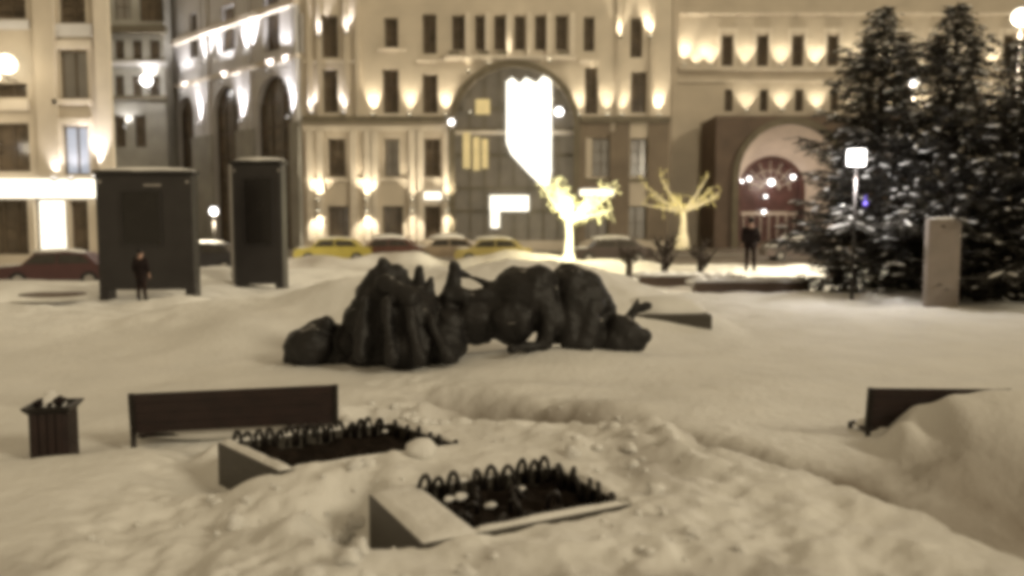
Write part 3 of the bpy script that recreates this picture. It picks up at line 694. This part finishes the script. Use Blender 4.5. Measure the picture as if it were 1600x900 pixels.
# ------------------------------------------------------------ dark stands
def stand(x0, x1, yt, yb, Y, rz, inner, label, rim):
    a = at(x0, yb, Y); b = at(x1, yb, Y); zt = at(x0, yt, Y).z; base = a.z
    W = (b.x - a.x) / 2; t = empty('display_stand', ((a.x + b.x) / 2, Y, base), rz); tag(t, label, 'stand')
    h = zt - base; mb = MB()
    mb.box((-W, 0, .22), (W, .55, h - .12)); body = mb.build('body', M['stand'], t, bevel=.03)
    mb = MB(); mb.box((-W, .02, -.5), (-W + .3, .53, .22)); mb.build('foot', M['stand'], t)
    mb = MB(); mb.box((W - .3, .02, -.5), (W, .53, .22)); mb.build('foot', M['stand'], t)
    mb = MB(); mb.box((-W - .06, -.08, h - .12), (W + .06, .62, h)); mb.build('top_cap', M['stand'], t, bevel=.02)
    mb = MB(); mb.ball((0, .27, h), 1, 26, sc3=(W * 1.04, .36, .11), jit=.05); mb.build('snow_cap', M['snowcap'], t, True)
    u0, u1, v0, v1 = inner
    X = lambda f: -W + 2 * W * f
    mb = MB(); mb.box((X(u0), -.02, h * v0), (X(u1), .0, h * v1)); mb.build('screen', M['screen'], t)
    if not rim:
        mb = MB(); mb.box((X(.50), -.014, h * .875), (X(.68), -.003, h * .892)); mb.build('header_strip', M['standtrim'], t)
    mb = MB()
    e = .05
    for (p, q) in (((X(u0) - e, -.05, h * v0 - e), (X(u0), -.003, h * v1 + e)), ((X(u1), -.05, h * v0 - e), (X(u1) + e, -.003, h * v1 + e)), ((X(u0), -.05, h * v1), (X(u1), -.003, h * v1 + e)), ((X(u0), -.05, h * v0 - e), (X(u1), -.003, h * v0))):
        mb.box(p, q)
    mb.build('screen_frame', M['stand'], t)
    if rim:
        mb = MB(); mb.box((-W - .10, -.02, .25), (-W - .004, .5, h - .13)); mb.build('side_rail', M['standtrim'], t)
    for (sx, f) in ((-1, .05), (1, .95)):
        mb = MB(); mb.tube([(X(f), -.012, h - .35), (X(f), .0, h - .35)], .05, 10); mb.build('bolt', M['standtrim'], t)
    return t
stand(157, 304, 266, 464, 25.5, R(3), (.27, .66, .42, .83), 'wide dark display stand with a black screen, behind the standing person', False)
stand(366, 444, 250, 454, 28.5, R(-4), (.24, .80, .36, .86), 'narrow dark display stand with pale left edge, right of the wide one', True)

# grey stele by the spruces
p = at(1472, 470, 21.5); t = empty('stone_stele', (p.x, 21.5, p.z), R(-8)); tag(t, 'grey brown upright stone slab standing in front of the spruces', 'stele')
hh = at(1472, 342, 21.5).z - p.z
mb = MB(); mb.box((-.40, 0, -.4), (.40, .28, hh)); mb.build('slab', M['stele'], t, bevel=.015)
mb = MB(); mb.box((-.30, -.006, hh * .35), (.26, .0, hh * .9)); mb.build('plaque', M['stele'], t)
mb = MB(); mb.ball((0, .14, hh), 1, 14, sc3=(.40, .15, .05), jit=.1); mb.build('snow_cap', M['snowcap'], t, True)

# snow topped granite block by the sculpture
p = at(1052, 520, 17.2); t = empty('granite_block', (p.x, 17.2, p.z), R(-2)); tag(t, 'long granite block under a mound of snow, right of the sculpture', 'block')
mb = MB(); mb.box((-1.05, 0, -.4), (.80, 1.2, .38)); mb.build('slab', M['granite'], t, bevel=.03)
mb = MB(); mb.ball((-.12, .68, .37), 1, 28, sc3=(.86, .56, .36), jit=.2); mb.build('snow_cap', M['snowcap'], t, True)

# ------------------------------------------------------------ bronze sculpture
def sculpt():
    base = at(735, 560, 14.8); t = empty('bronze_sculpture', (base.x, 14.8, 0))
    tag(t, 'huge dark bronze sculpture of slumped reclining figures lying in the snow', 'sculpture')
    S = []  # (px,py,rpx, dy) balls and capsules
    def B(x, y, r, dy=0, sx=1, sz=1): S.append(('b', x, y, r, dy, sx, sz))
    def Cc(x0, y0, r0, x1, y1, r1, d0=0, d1=0): S.append(('c', x0, y0, r0, x1, y1, r1, d0, d1))
    # left head-like mass
    B(486, 540, 36, -.1, 1.1); B(470, 548, 26, .1); B(508, 520, 22, 0); B(512, 508, 13, -.1); B(520, 545, 30, .1); Cc(455, 560, 14, 540, 562, 14); Cc(462, 525, 12, 500, 507, 11)
    # seated cloaked figure
    B(600, 470, 44, .2); B(586, 520, 46, 0); B(640, 500, 54, -.1); B(690, 535, 40, -.2); B(560, 500, 26, 0); B(640, 540, 44, -.4)
    B(602, 434, 23, .1); B(620, 452, 26, .1); B(597, 418, 11, 0); B(620, 422, 11, .1); B(660, 490, 28, 0); Cc(548, 510, 18, 590, 430, 16)
    Cc(600, 440, 16, 640, 470, 20, -.3, -.5); Cc(560, 560, 16, 700, 560, 18, -.3, -.4); B(545, 535, 26, 0); B(700, 510, 26, -.2)
    Cc(652, 472, 13, 655, 421, 7.5, .1, .1); Cc(668, 470, 11, 675, 436, 6.5, 0, 0); Cc(560, 556, 12, 572, 470, 9, -.9, -.5); Cc(610, 560, 12, 604, 470, 9, -1.0, -.7); Cc(655, 562, 12, 640, 490, 9, -1.0, -.8); Cc(700, 560, 11, 672, 500, 8, -.8, -.6); B(597, 411, 8, .1); Cc(628, 440, 9, 634, 424, 6, .2, .2)
    # arm and hand in the middle
    Cc(700, 478, 18, 709, 418, 10, 0, 0); B(709, 416, 11, 0); Cc(712, 424, 5, 770, 446, 6, .1, .2); Cc(700, 462, 12, 775, 462, 14, -.1, 0)
    # torso and thighs
    B(745, 500, 38, .1); B(780, 478, 36, .2); B(815, 462, 46, .2, 1.1); B(838, 446, 32, .1); B(800, 500, 40, 0); B(845, 490, 30, .1)
    Cc(770, 470, 26, 842, 440, 26, .1, 0); Cc(842, 440, 24, 862, 500, 20, 0, -.2); Cc(862, 500, 17, 848, 536, 13, -.2, -.3); Cc(848, 538, 9, 800, 545, 7, -.3, -.7)
    B(892, 446, 34, .3); B(912, 458, 36, .3); B(936, 476, 22, .3); B(905, 490, 32, .2); Cc(890, 436, 22, 955, 484, 12, .2, .3)
    Cc(896, 470, 26, 888, 530, 17, 0, -.2); Cc(925, 480, 22, 912, 535, 18, 0, -.2); B(897, 525, 25, 0); B(925, 525, 22, 0)
    # right rounded mass with raised hand
    B(976, 522, 26, .1, 1.25); B(958, 533, 20, 0); B(1000, 525, 18, .1); B(965, 508, 17, .1); Cc(925, 543, 10, 1000, 540, 10); B(868, 515, 22, .2); B(945, 505, 22, .3); Cc(470, 562, 16, 700, 566, 16, -.1, -.2); B(520, 530, 28, .2)
    Cc(978, 506, 9, 990, 482, 8, .2, .2); Cc(990, 484, 7, 1014, 478, 5, .2, .2); Cc(988, 482, 6, 996, 468, 5, .2, .2)
    Y0 = 13.9; mb = MB(); off = Vector((base.x, 14.8, 0))
    for s in S:
        if s[0] == 'b':
            _, x, y, r, dy, sx, sz = s; Y = Y0 + dy; mb.ball(at(x, y, Y) - off, r * Y / F, 16, sc3=(sx, 1.15, sz), jit=.12)
        else:
            _, x0, y0, r0, x1, y1, r1, d0, d1 = s
            a = at(x0, y0, Y0 + d0) - off; b = at(x1, y1, Y0 + d1) - off; ra_, rb = r0 * Y0 / F, r1 * Y0 / F
            for k in range(9): f = k / 8; mb.ball(a.lerp(b, f), ra_ + (rb - ra_) * f, 12)
    o = mb.build('body', M['bronze'], t, True)
    rm = o.modifiers.new('r', 'REMESH'); rm.mode = 'VOXEL'; rm.voxel_size = .035
    sm = o.modifiers.new('s', 'SMOOTH'); sm.iterations = 4
    dg = bpy.context.evaluated_depsgraph_get(); me = bpy.data.meshes.new_from_object(o.evaluated_get(dg)); o.modifiers.clear(); o.data = me
    # folds and creases
    n = len(me.vertices); co = np.empty(n * 3); me.vertices.foreach_get('co', co); no = np.empty(n * 3); me.vertices.foreach_get('normal', no)
    co = co.reshape(-1, 3); no = no.reshape(-1, 3)
    d = np.array([-.045 * (abs(mnoise.noise(Vector((c[0] * 2.2, c[1] * 2.2, c[2] * .9)) * 1.1)) - .3) * 1.6 + .038 * mnoise.noise(Vector(c) * 4) + .012 * mnoise.noise(Vector(c) * 12) for c in co])
    co += no * d[:, None]; me.vertices.foreach_set('co', co.ravel()); me.polygons.foreach_set('use_smooth', [True] * len(me.polygons)); me.update()
    from mathutils.bvhtree import BVHTree
    bm = bmesh.new(); bm.from_mesh(me); bv = BVHTree.FromBMesh(bm); bm.free()
    for (x, y, r, e) in [(795, 503, .045, 3.2), (868, 450, .05, .7), (660, 484, .03, 2.0), (938, 500, .05, 1.2), (640, 482, .02, 1), (822, 424, .05, 2.2), (900, 424, .05, 1.6), (858, 500, .03, .6), (521, 545, .03, .8), (732, 460, .04, 2.2)]:
        d = ray(x, y).normalized(); hit = bv.ray_cast(Vector((0, 0, CAMZ)) - off, d)
        if hit[0] is None: continue
        q = MB(); q.ball((0, 0, 0), r, 12, sc3=(e, .8, .30), jit=.5)
        o2 = q.build('snow_patch', M['oldsnow'], t, True); nn = (hit[1] + Vector((0, 0, .6))).normalized()
        o2.location = hit[0] + Vector((0, .02, 0)); o2.rotation_euler = nn.to_track_quat('Z', 'X').to_euler() if 0 else (R(58), 0, R(12 * math.sin(x)))
sculpt()

# ------------------------------------------------------------ planters with hoop edging
def planter(ox, oy, L, W, T, sh, label, rimw, hoopspec, seed):
    rg = random.Random(seed); t = empty('stone_planter', (ox, oy, 0), PL_ANG); tag(t, label, 'planter')
    mb = MB(); rl, rf, rb, rr = rimw
    mb.box((0, 0, -.4), (rl, W, T)); mb.box((rl, 0, -.4), (L - rr, rf, T)); mb.box((rl, W - rb, -.4), (L - rr, W, T)); mb.box((L - rr, 0, -.4), (L, W, T))
    mb.build('border', M['granite'], t, bevel=.008)
    # snow lying on the rim
    def cap(x0, y0, x1, y1, h):
        nx = max(4, int((x1 - x0) / .045)); ny = max(4, int((y1 - y0) / .045)); k0 = len(sm.v)
        for j in range(ny + 1):
            for i in range(nx + 1):
                fx, fy = i / nx, j / ny; e = min(fx * (x1 - x0), (1 - fx) * (x1 - x0), fy * (y1 - y0), (1 - fy) * (y1 - y0))
                x, y = x0 + (x1 - x0) * fx, y0 + (y1 - y0) * fy
                sm.v.append((x, y, T + .004 + h * min(1, e / .05) ** .5 * (1 + .5 * mnoise.noise(Vector((x * 5 + seed, y * 5, 0)))) * (1 if e > 0 else 0)))
        for j in range(ny):
            for i in range(nx):
                a = k0 + j * (nx + 1) + i; sm.f.append((a, a + 1, a + nx + 2, a + nx + 1)); sm.mi.append(0)
    sm = MB(); cap(0.01, 0.01, rl - .0, W - .01, .035); cap(rl, .015, L - rr, rf, .028); cap(rl, W - rb, L - rr, W - .01, .04); cap(L - rr, .01, L - .01, W - .01, .03)
    sm.build('snow_rim', M['snowcap'], t, True)
    # soil bed
    n = 40; so_ = MB()
    for j in range(n + 1):
        for i in range(n + 1):
            x = rl + (L - rl - rr) * i / n; y = rf + (W - rf - rb) * j / n
            so_.v.append((x, y, T - .10 + .07 * mnoise.noise(Vector((x * 6, y * 6, seed))) + .03 * mnoise.noise(Vector((x * 20, y * 20, seed)))))
    for j in range(n):
        for i in range(n): a = j * (n + 1) + i; so_.f.append((a, a + 1, a + n + 2, a + n + 1)); so_.mi.append(0)
    so_.build('soil_bed', M['soil'], t, True)
    # snow dabs lying in the bed
    for k in range(5 if seed == 1 else 1):
        dd = MB(); dd.ball((rg.uniform(rl + .1, L - rr - .1), rg.uniform(rf + .05, W - rb - .1), T - .03), rg.uniform(.02, .045), 12, sc3=(1.5, 1, .7), jit=.6)
        dd.build('snow_dab', M['snowcap'], t, True)
    # hoops
    for (x, y, h, wd, lean, az) in hoopspec:
        hb = MB(); Mx = Matrix.Translation((x, y, T - .04)) @ Matrix.Rotation(az, 4, 'Z') @ Matrix.Rotation(lean, 4, 'X')
        pts = [(-wd / 2, 0, -.06), (-wd * .46, 0, h * .35), (-wd * .3, 0, h * .8), (-wd * .08, 0, h), (wd * .08, 0, h), (wd * .3, 0, h * .8), (wd * .46, 0, h * .35), (wd / 2, 0, -.06)]
        hb.tube([Mx @ Vector(q) for q in pts], .019, 6); hb.build('hoop', M['iron'], t, True)
    for ch in t.children:
        for v_ in ch.data.vertices: v_.co.x -= sh * v_.co.y
rg = random.Random(5)
hp = []
L, W = 1.62, 1.10
for x in (.40, .52, .66, .86, .99, 1.12, 1.25, 1.36, 1.47): hp.append((x, W - .10 + rg.uniform(-.02, .02), rg.uniform(.13, .19), rg.uniform(.07, .11), rg.uniform(-.3, .3), rg.uniform(-.7, .3)))
for y in (.12, .26, .40, .54, .68, .82): hp.append((L - .10, y, rg.uniform(.10, .16), rg.uniform(.07, .10), rg.uniform(-.3, .3), rg.uniform(.2, 1.2)))
for x, y in ((.46, .35), (.62, .2), (.85, .13), (1.1, .16), (.6, .55), (.9, .45), (1.2, .4), (.75, .75), (1.05, .7)): hp.append((x, y, rg.uniform(.05, .09), .09, rg.uniform(-.8, .8), rg.uniform(0, 3)))
planter(*PLANT[0], 'nearer granite planter with standing black wire hoops around its dark bed', (.40, .10, .06, .05), hp, 1)
hp = []
L, W = 1.72, 1.18
for k in range(15): hp.append((.16 + k * .098, W - .06 + rg.uniform(-.02, .02), rg.uniform(.09, .14), .07, rg.uniform(-.3, .3), rg.uniform(-.6, .3)))
for k in range(6): hp.append((L - .06, .12 + k * .18, rg.uniform(.06, .10), .07, rg.uniform(-.3, .3), rg.uniform(.4, 1.2)))
planter(*PLANT[1], 'farther granite planter with a wide dark bed, beside the reddish brown bench', (.13, .07, .06, .05), hp, 2)

# snow clods
def clod(px, py, zg, r, label, seed):
    p = gr(px, py, zg); z = max(zg, Hs(p.x, p.y)); mb = MB(); mb.ball((0, 0, r * .55), r, 18, sc3=(1.15, 1, .85), jit=.28)
    o = mb.build('snow_clod', M['snowcap'], None, True); o.location = (p.x, p.y, z - .01); tag(o, label, 'snow clod')
clod(659, 716, .33, .115, 'biggest round lump of snow, at the right end of the farther planter', 1)
clod(577, 747, .25, .05, 'small lump of snow in front of the farther planter', 2)
rg = random.Random(11); mb = MB()
for k in range(700):
    x = rg.uniform(-3.2, 3.0); y = rg.uniform(3.4, 10.8)
    if abs(x) > .66 * y: continue
    ca, sa = math.cos(PL_ANG), math.sin(PL_ANG); bad = False
    for (ox, oy, L, W, T, sh) in PLANT:
        u = (x - ox) * ca + (y - oy) * sa; v = -(x - ox) * sa + (y - oy) * ca; u = u + sh * v
        if -.1 < u < L + .1 and -.1 < v < W + .1: bad = True
    if x > 1.5 and y < 7.5: continue
    if fbm(np.array([x * 1.1]), np.array([y * 1.1]))[0] < -.05: continue
    if bad or x + .3 * (y - 6) > 2.6: continue
    r = .014 + .055 * rg.random() ** 4; mb.ball((x, y, Hs(x, y) + r * .35), r, 10, sc3=(rg.uniform(.9, 1.4), rg.uniform(.8, 1.2), rg.uniform(.7, 1.1)), jit=.9)
tag(mb.build('trampled_snow_crumbs', M['snowcap'], None, True), 'loose crumbs of trampled snow scattered around the planters', 'snow crumbs', kind='stuff')

# ------------------------------------------------------------ benches
def bench(loc, rz, L, label):
    t = empty('park_bench', loc, rz); tag(t, label, 'bench')
    lean = R(-8)
    # we look at the back of the bench: backrest near the viewer, seat beyond
    mb = MB(); Mx = Matrix.Translation((0, 0, .12)) @ Matrix.Rotation(-lean, 4, 'X')
    for k in range(4):
        mb.box((.03, -.03, .02 + k * .112), (L - .03, .0, .02 + k * .112 + .110), Mx)
    mb.build('backrest', M['benchwood'], t, bevel=.006)
    mb = MB()
    for k in range(4): mb.box((.03, .10 + k * .105, .055), (L - .03, .10 + k * .105 + .09, .09))
    mb.build('seat', M['benchwood'], t, bevel=.005)
    for x in (-.01, L - .05):
        mb = MB(); mb.box((x, -.045, .0), (x + .06, .005, .47), Mx); mb.build('back_post', M['iron'], t, bevel=.005)
        mb = MB(); mb.tube([(x + .03, -.06, -.5), (x + .03, -.07, -.1), (x + .03, -.01, .20)], .03, 8); mb.build('leg', M['iron'], t, True)
        mb = MB(); mb.tube([(x + .03, .5, -.5), (x + .03, .5, .07)], .028, 8); mb.build('leg', M['iron'], t, True)
    mb = MB(); mb.ball((L / 2, .30, .09), 1, 30, sc3=(L * .5, .24, .14), jit=.1); mb.build('snow_on_seat', M['snowcap'], t, True)
    mb = MB()
    return t
bench((-4.08, 8.78, -.01), R(13.5), 2.16, 'reddish brown slatted park bench seen from behind, between the bin and the farther planter')
bench((3.86, 8.95, .02), R(-3), 1.5, 'dark park bench almost buried under the pile of snow at the right')

# ------------------------------------------------------------ litter bin
p = gr(70, 722, -.05); t = empty('litter_bin', (p.x, p.y + .2, -.03), R(10)); tag(t, 'dark square litter bin with a wide flared rim, left of the reddish brown bench', 'bin')
mb = MB()
for k in range(16):
    pass
mb.box((-.17, -.17, -.3), (.17, .17, .50)); mb.build('body', M['benchwood'], t, bevel=.02)
mb = MB()
for k in range(4):
    for s in (-1, 1):
        mb.box((-.155 + k * .08, s * .178 - .008, -.2), (-.095 + k * .08, s * .178 + .008, .47)); mb.box((s * .178 - .008, -.155 + k * .08, -.2), (s * .178 + .008, -.095 + k * .08, .47))
mb.build('side_slats', M['benchwood'], t)
mb = MB(); zz = [(.175, .46), (.225, .52), (.23, .545), (.18, .545)]
for (a, za), (b, zb) in zip(zz[:-1], zz[1:]):
    for q in range(4):
        c0, s0 = [(1, 1), (-1, 1), (-1, -1), (1, -1)][q]; c1, s1 = [(-1, 1), (-1, -1), (1, -1), (1, 1)][q]
        mb.quad((c0 * a, s0 * a, za), (c1 * a, s1 * a, za), (c1 * b, s1 * b, zb), (c0 * b, s0 * b, zb))
mb.build('rim', M['iron'], t)
mb = MB(); mb.ball((.0, 0, .545), 1, 18, sc3=(.14, .14, .10), jit=.5); mb.ball((-.03, .03, .62), .06, 10, jit=.4); mb.build('snow_heap', M['snowcap'], t, True)
mb = MB(); mb.ball((-.09, -.12, .57), .05, 10, jit=.5); mb.ball((.10, -.10, .58), .06, 10, jit=.5); mb.ball((.02, -.14, .555), .03, 8, jit=.5); mb.build('rubbish', M['cloth'], t, True)

# ------------------------------------------------------------ spruces
def spruce(px, pyt, Y, base, rmax, seed, label, nb=120, low=.02, left=1.0):
    rg = random.Random(seed); top = at(px, pyt, Y); X = top.x; h = top.z - base
    t = empty('spruce_tree', (X, Y, base), 0); tag(t, label, 'spruce', 'spruces on the right')
    mb = MB(); mb.tube([(0, 0, -.4), (.03, 0, h * .4), (0, .02, h * .75), (0, 0, h)], [.17, .12, .06, .015], 9); mb.build('trunk', M['bark'], t, True)
    cr = MB(); sn = MB()
    def spray(p, d, L):
        # flat frond: rows of needle blades both sides of a twig
        up = Vector((0, 0, 1)); s = d.cross(up)
        s = s.normalized() if s.length > .01 else Vector((1, 0, 0))
        n = max(4, int(L / .055))
        for i in range(n):
            f = (i + .5) / n; q = p + d * (L * f) + Vector((0, 0, -.10 * L * f * f))
            ln = (.20 + .08 * rg.random()) * (1.05 - .65 * f)
            for sg in (-1, 1):
                e = q + (s * sg * rg.uniform(.75, 1.1) + d * rg.uniform(.3, .7) + up * rg.uniform(-.5, .12)) * ln
                wv = d * .030 + Vector((0, 0, rg.uniform(-.02, .02)))
                cr.quad(q - wv, e, q + wv)
        return p + d * L
    for k in range(nb):
        f = ((k + rg.random()) / nb) ** .98; z = h * (low + (.985 - low) * f)
        env = rmax * (1 - f) ** .62 * (.55 + .62 * rg.random()) * (1 + .22 * math.sin(f * 23 + seed)) + .10
        if f < .10: env *= .62 + 3.5 * f
        a = k * 2.39996 + rg.uniform(-.35, .35); dr = Vector((math.cos(a), math.sin(a), 0))
        if dr.x < 0: env *= left
        el = .30 * f ** 1.2 - .26 * (1 - f) * min(1, .25 + z)
        p0 = Vector((0, 0, z)); pts = [p0]
        for i in range(1, 6):
            g_ = i / 5; pts.append(p0 + dr * env * g_ + Vector((0, 0, env * (el * g_ + .16 * (g_ * g_)))))
        cr.tube(pts, [.028, .024, .02, .014, .01, .005], 4)
        nn = max(3, int(env / .13))
        for i in range(nn):
            g_ = .18 + .82 * (i + rg.random()) / nn; seg = min(4, int(g_ * 5)); p = pts[seg].lerp(pts[seg + 1], min(1, g_ * 5 - seg)) 
            sd_ = 1 if i % 2 else -1
            d = (dr * .75 + Vector((-dr.y, dr.x, 0)) * sd_ * rg.uniform(.35, 1.1) + Vector((0, 0, rg.uniform(-.42, .10)))).normalized()
            Lt = env * .30 * (1.15 - g_ * .6) + .12
            spray(p, d, Lt)
            if rg.random() < .17 + .4 * max(0, mnoise.noise(p * .9)):
                q = p + d * Lt * rg.uniform(.2, .7); s2 = d.cross(Vector((0, 0, 1))).normalized()
                ph = math.atan2(d.y, d.x); k0 = len(sn.v)
                sn.ball((0, 0, 0), 1, 8, sc3=(Lt * rg.uniform(.25, .5), rg.uniform(.04, .09), rg.uniform(.02, .045)))
                Mr = Matrix.Translation(q + Vector((0, 0, .02))) @ Matrix.Rotation(ph, 4, 'Z') @ Matrix.Rotation(-math.asin(max(-1, min(1, d.z))), 4, 'Y')
                for vi in range(k0, len(sn.v)): sn.v[vi] = tuple(Mr @ Vector(sn.v[vi]))
    cr.build('crown', M['needle'], t); sn.build('snow', M['snowcap'], t, True)
    return t
spruce(1382, 8, 25.5, .1, 2.6, 21, 'dark snow-flecked spruce with bushy top, leftmost of the three', 290, -.01, 1.1)
spruce(1497, 2, 24.0, .1, 2.3, 33, 'dark spruce behind the stone slab, tallest of the three', 300, -.01, 1.0)
spruce(1606, 55, 23.0, .1, 2.5, 48, 'dark spruce cut off by the right edge of the view', 250, .02, 1.0)
# small fir low on the left of the first, reaches out
# blue bulb
p = at(1352, 318, 23.6); mb = MB(); mb.ball((0, 0, 0), .07, 12); mb.tube([(0, 0, .06), (0, 0, .22)], .012, 6); o = mb.build('blue_bulb', M['bluelamp'], None, True); o.location = p
tag(o, 'small blue bulb hanging in the branches of the leftmost spruce', 'bulb')
# leaning dark board in the snow left of spruces
p = at(1302, 422, 30); mb = MB(); mb.box((-.08, -.05, -.3), (.08, .05, 1.0), Matrix.Rotation(R(32), 4, 'Y')); o = mb.build('leaning_plank', M['portal'], None, bevel=.01); o.location = p
tag(o, 'short dark plank leaning in the snow left of the first spruce', 'plank')

# ------------------------------------------------------------ people
def person(px, pyf, Y, h, rz, label, long_coat, armspread=.0):
    p = at(px, pyf, Y); t = empty('person', p, rz); tag(t, label, 'person'); s = h / 1.75
    def skin(name, V, E, m, root=0, sub=1):
        me = bpy.data.meshes.new(name); me.from_pydata([Vector(v[:3]) * s for v in V], E, []); me.materials.append(m)
        o = bpy.data.objects.new(name, me); col.objects.link(o); o.parent = t
        sk = o.modifiers.new('skin', 'SKIN'); sk.use_smooth_shade = True
        for i, v in enumerate(V):
            r_ = v[3] * s; r2_ = (v[4] if len(v) > 4 else v[3]) * s; o.data.skin_vertices[0].data[i].radius = (r_, r2_)
        o.data.skin_vertices[0].data[root].use_root = True
        sb = o.modifiers.new('sub', 'SUBSURF'); sb.levels = sub; sb.render_levels = sub
        dg = bpy.context.evaluated_depsgraph_get(); m2 = bpy.data.meshes.new_from_object(o.evaluated_get(dg)); o.modifiers.clear(); o.data = m2
        return o
    V = [(0, 0, .95, .13, .10), (0, 0, 1.15, .12, .09), (0, .01, 1.36, .15, .10), (0, .01, 1.48, .055), (0, -.005, 1.56, .075, .085), (0, -.01, 1.66, .082, .095), (0, 0, 1.73, .05, .06)]
    E = [(0, 1), (1, 2), (2, 3), (3, 4), (4, 5), (5, 6)]
    def chain(a, pts):
        k = a
        for q in pts: V.append(q); E.append((k, len(V) - 1)); k = len(V) - 1
        return k
    for sd in (-1, 1):
        chain(0, [(.10 * sd, 0, .88, .085), (.11 * sd, -.03 * sd, .48, .058), (.12 * sd, .02 * sd, .09, .042), (.125 * sd, -.02, .045, .042, .04), (.13 * sd, -.13, .03, .036, .028)])
        w_ = chain(2, [(.19 * sd, .01, 1.40, .055), (.24 * sd, .03, 1.13, .045), (.25 * sd, -.06 - armspread, .90, .03), (.25 * sd, -.08 - armspread, .83, .034, .02)])
        for f in range(4): chain(w_, [((.25 + .004) * sd, -.105 - armspread + f * .017, .785, .0085), ((.247) * sd, -.11 - armspread + f * .017, .745 + .006 * abs(f - 1.4), .0075)])
        chain(w_, [(.245 * sd, -.12 - armspread, .815, .009), (.24 * sd, -.135 - armspread, .785, .008)])
    # nose
    chain(5, [(0, -.10, 1.635, .014), (0, -.115, 1.625, .011)])
    skin('body', V, E, M['skin'])
    # clothing
    V2 = [(0, .005, 1.02, .225, .18), (0, .005, 1.2, .21, .17), (0, .01, 1.38, .20, .14), (0, .01, 1.48, .085)]; E2 = [(0, 1), (1, 2), (2, 3)]
    k = len(V2)
    if long_coat: V2.append((0, .0, .75, .20, .16)); E2.append((0, len(V2) - 1)); V2.append((0, 0, .52, .21, .17)); E2.append((len(V2) - 2, len(V2) - 1))
    else: V2.append((0, .0, .84, .18, .14)); E2.append((0, len(V2) - 1))
    for sd in (-1, 1):
        V2 += [(.20 * sd, .01, 1.40, .078), (.25 * sd, .03, 1.13, .068), (.255 * sd, -.05 - armspread, .93, .052)]; n = len(V2); E2 += [(2, n - 3), (n - 3, n - 2), (n - 2, n - 1)]
    skin('coat', V2, E2, M['cloth'])
    V3 = [(0, 0, .92, .15, .12)]; E3 = []
    for sd in (-1, 1):
        V3 += [(.10 * sd, 0, .84, .10), (.11 * sd, -.03 * sd, .48, .075), (.12 * sd, .02 * sd, .10, .060)]; n = len(V3); E3 += [(0, n - 3), (n - 3, n - 2), (n - 2, n - 1)]
    skin('trousers', V3, E3, M['cloth2'])
    for sd in (-1, 1):
        V4 = [(.12 * sd, .05, .05, .05), (.125 * sd, -.03, .05, .052, .05), (.13 * sd, -.14, .035, .045, .035), (.12 * sd, .02, .16, .062)]
        skin('boot', V4, [(0, 1), (1, 2), (1, 3)], M['hair'])
    V5 = [(0, .03, 1.57, .095, .08), (0, .02, 1.66, .105, .108), (0, .01, 1.73, .085, .095), (0, .0, 1.775, .04)]
    skin('hat', V5, [(0, 1), (1, 2), (2, 3)], M['hair'])
    return t
person(222, 470, 23.6, 1.48, R(172), 'person in dark coat and trousers standing in front of the wide dark stand', True)
person(1172, 424, 29, 1.86, R(165), 'person in dark jacket and trousers walking left of the granite portal', False, .06)


# dirty patch under hollow at left
p = Vector((-15.0, 25.4, 0)); mb = MB(); mb.ball((0, 0, 0), 1, 24, sc3=(1.0, .75, .06), jit=.2); o = mb.build('open_pit', M['portal'], None, True); o.location = (at(86, 462, 24.2).x, 24.2, at(86, 460, 24.2).z)
tag(o, 'dark oval patch of bare ground in the snow, left of the wide dark stand', 'bare patch')
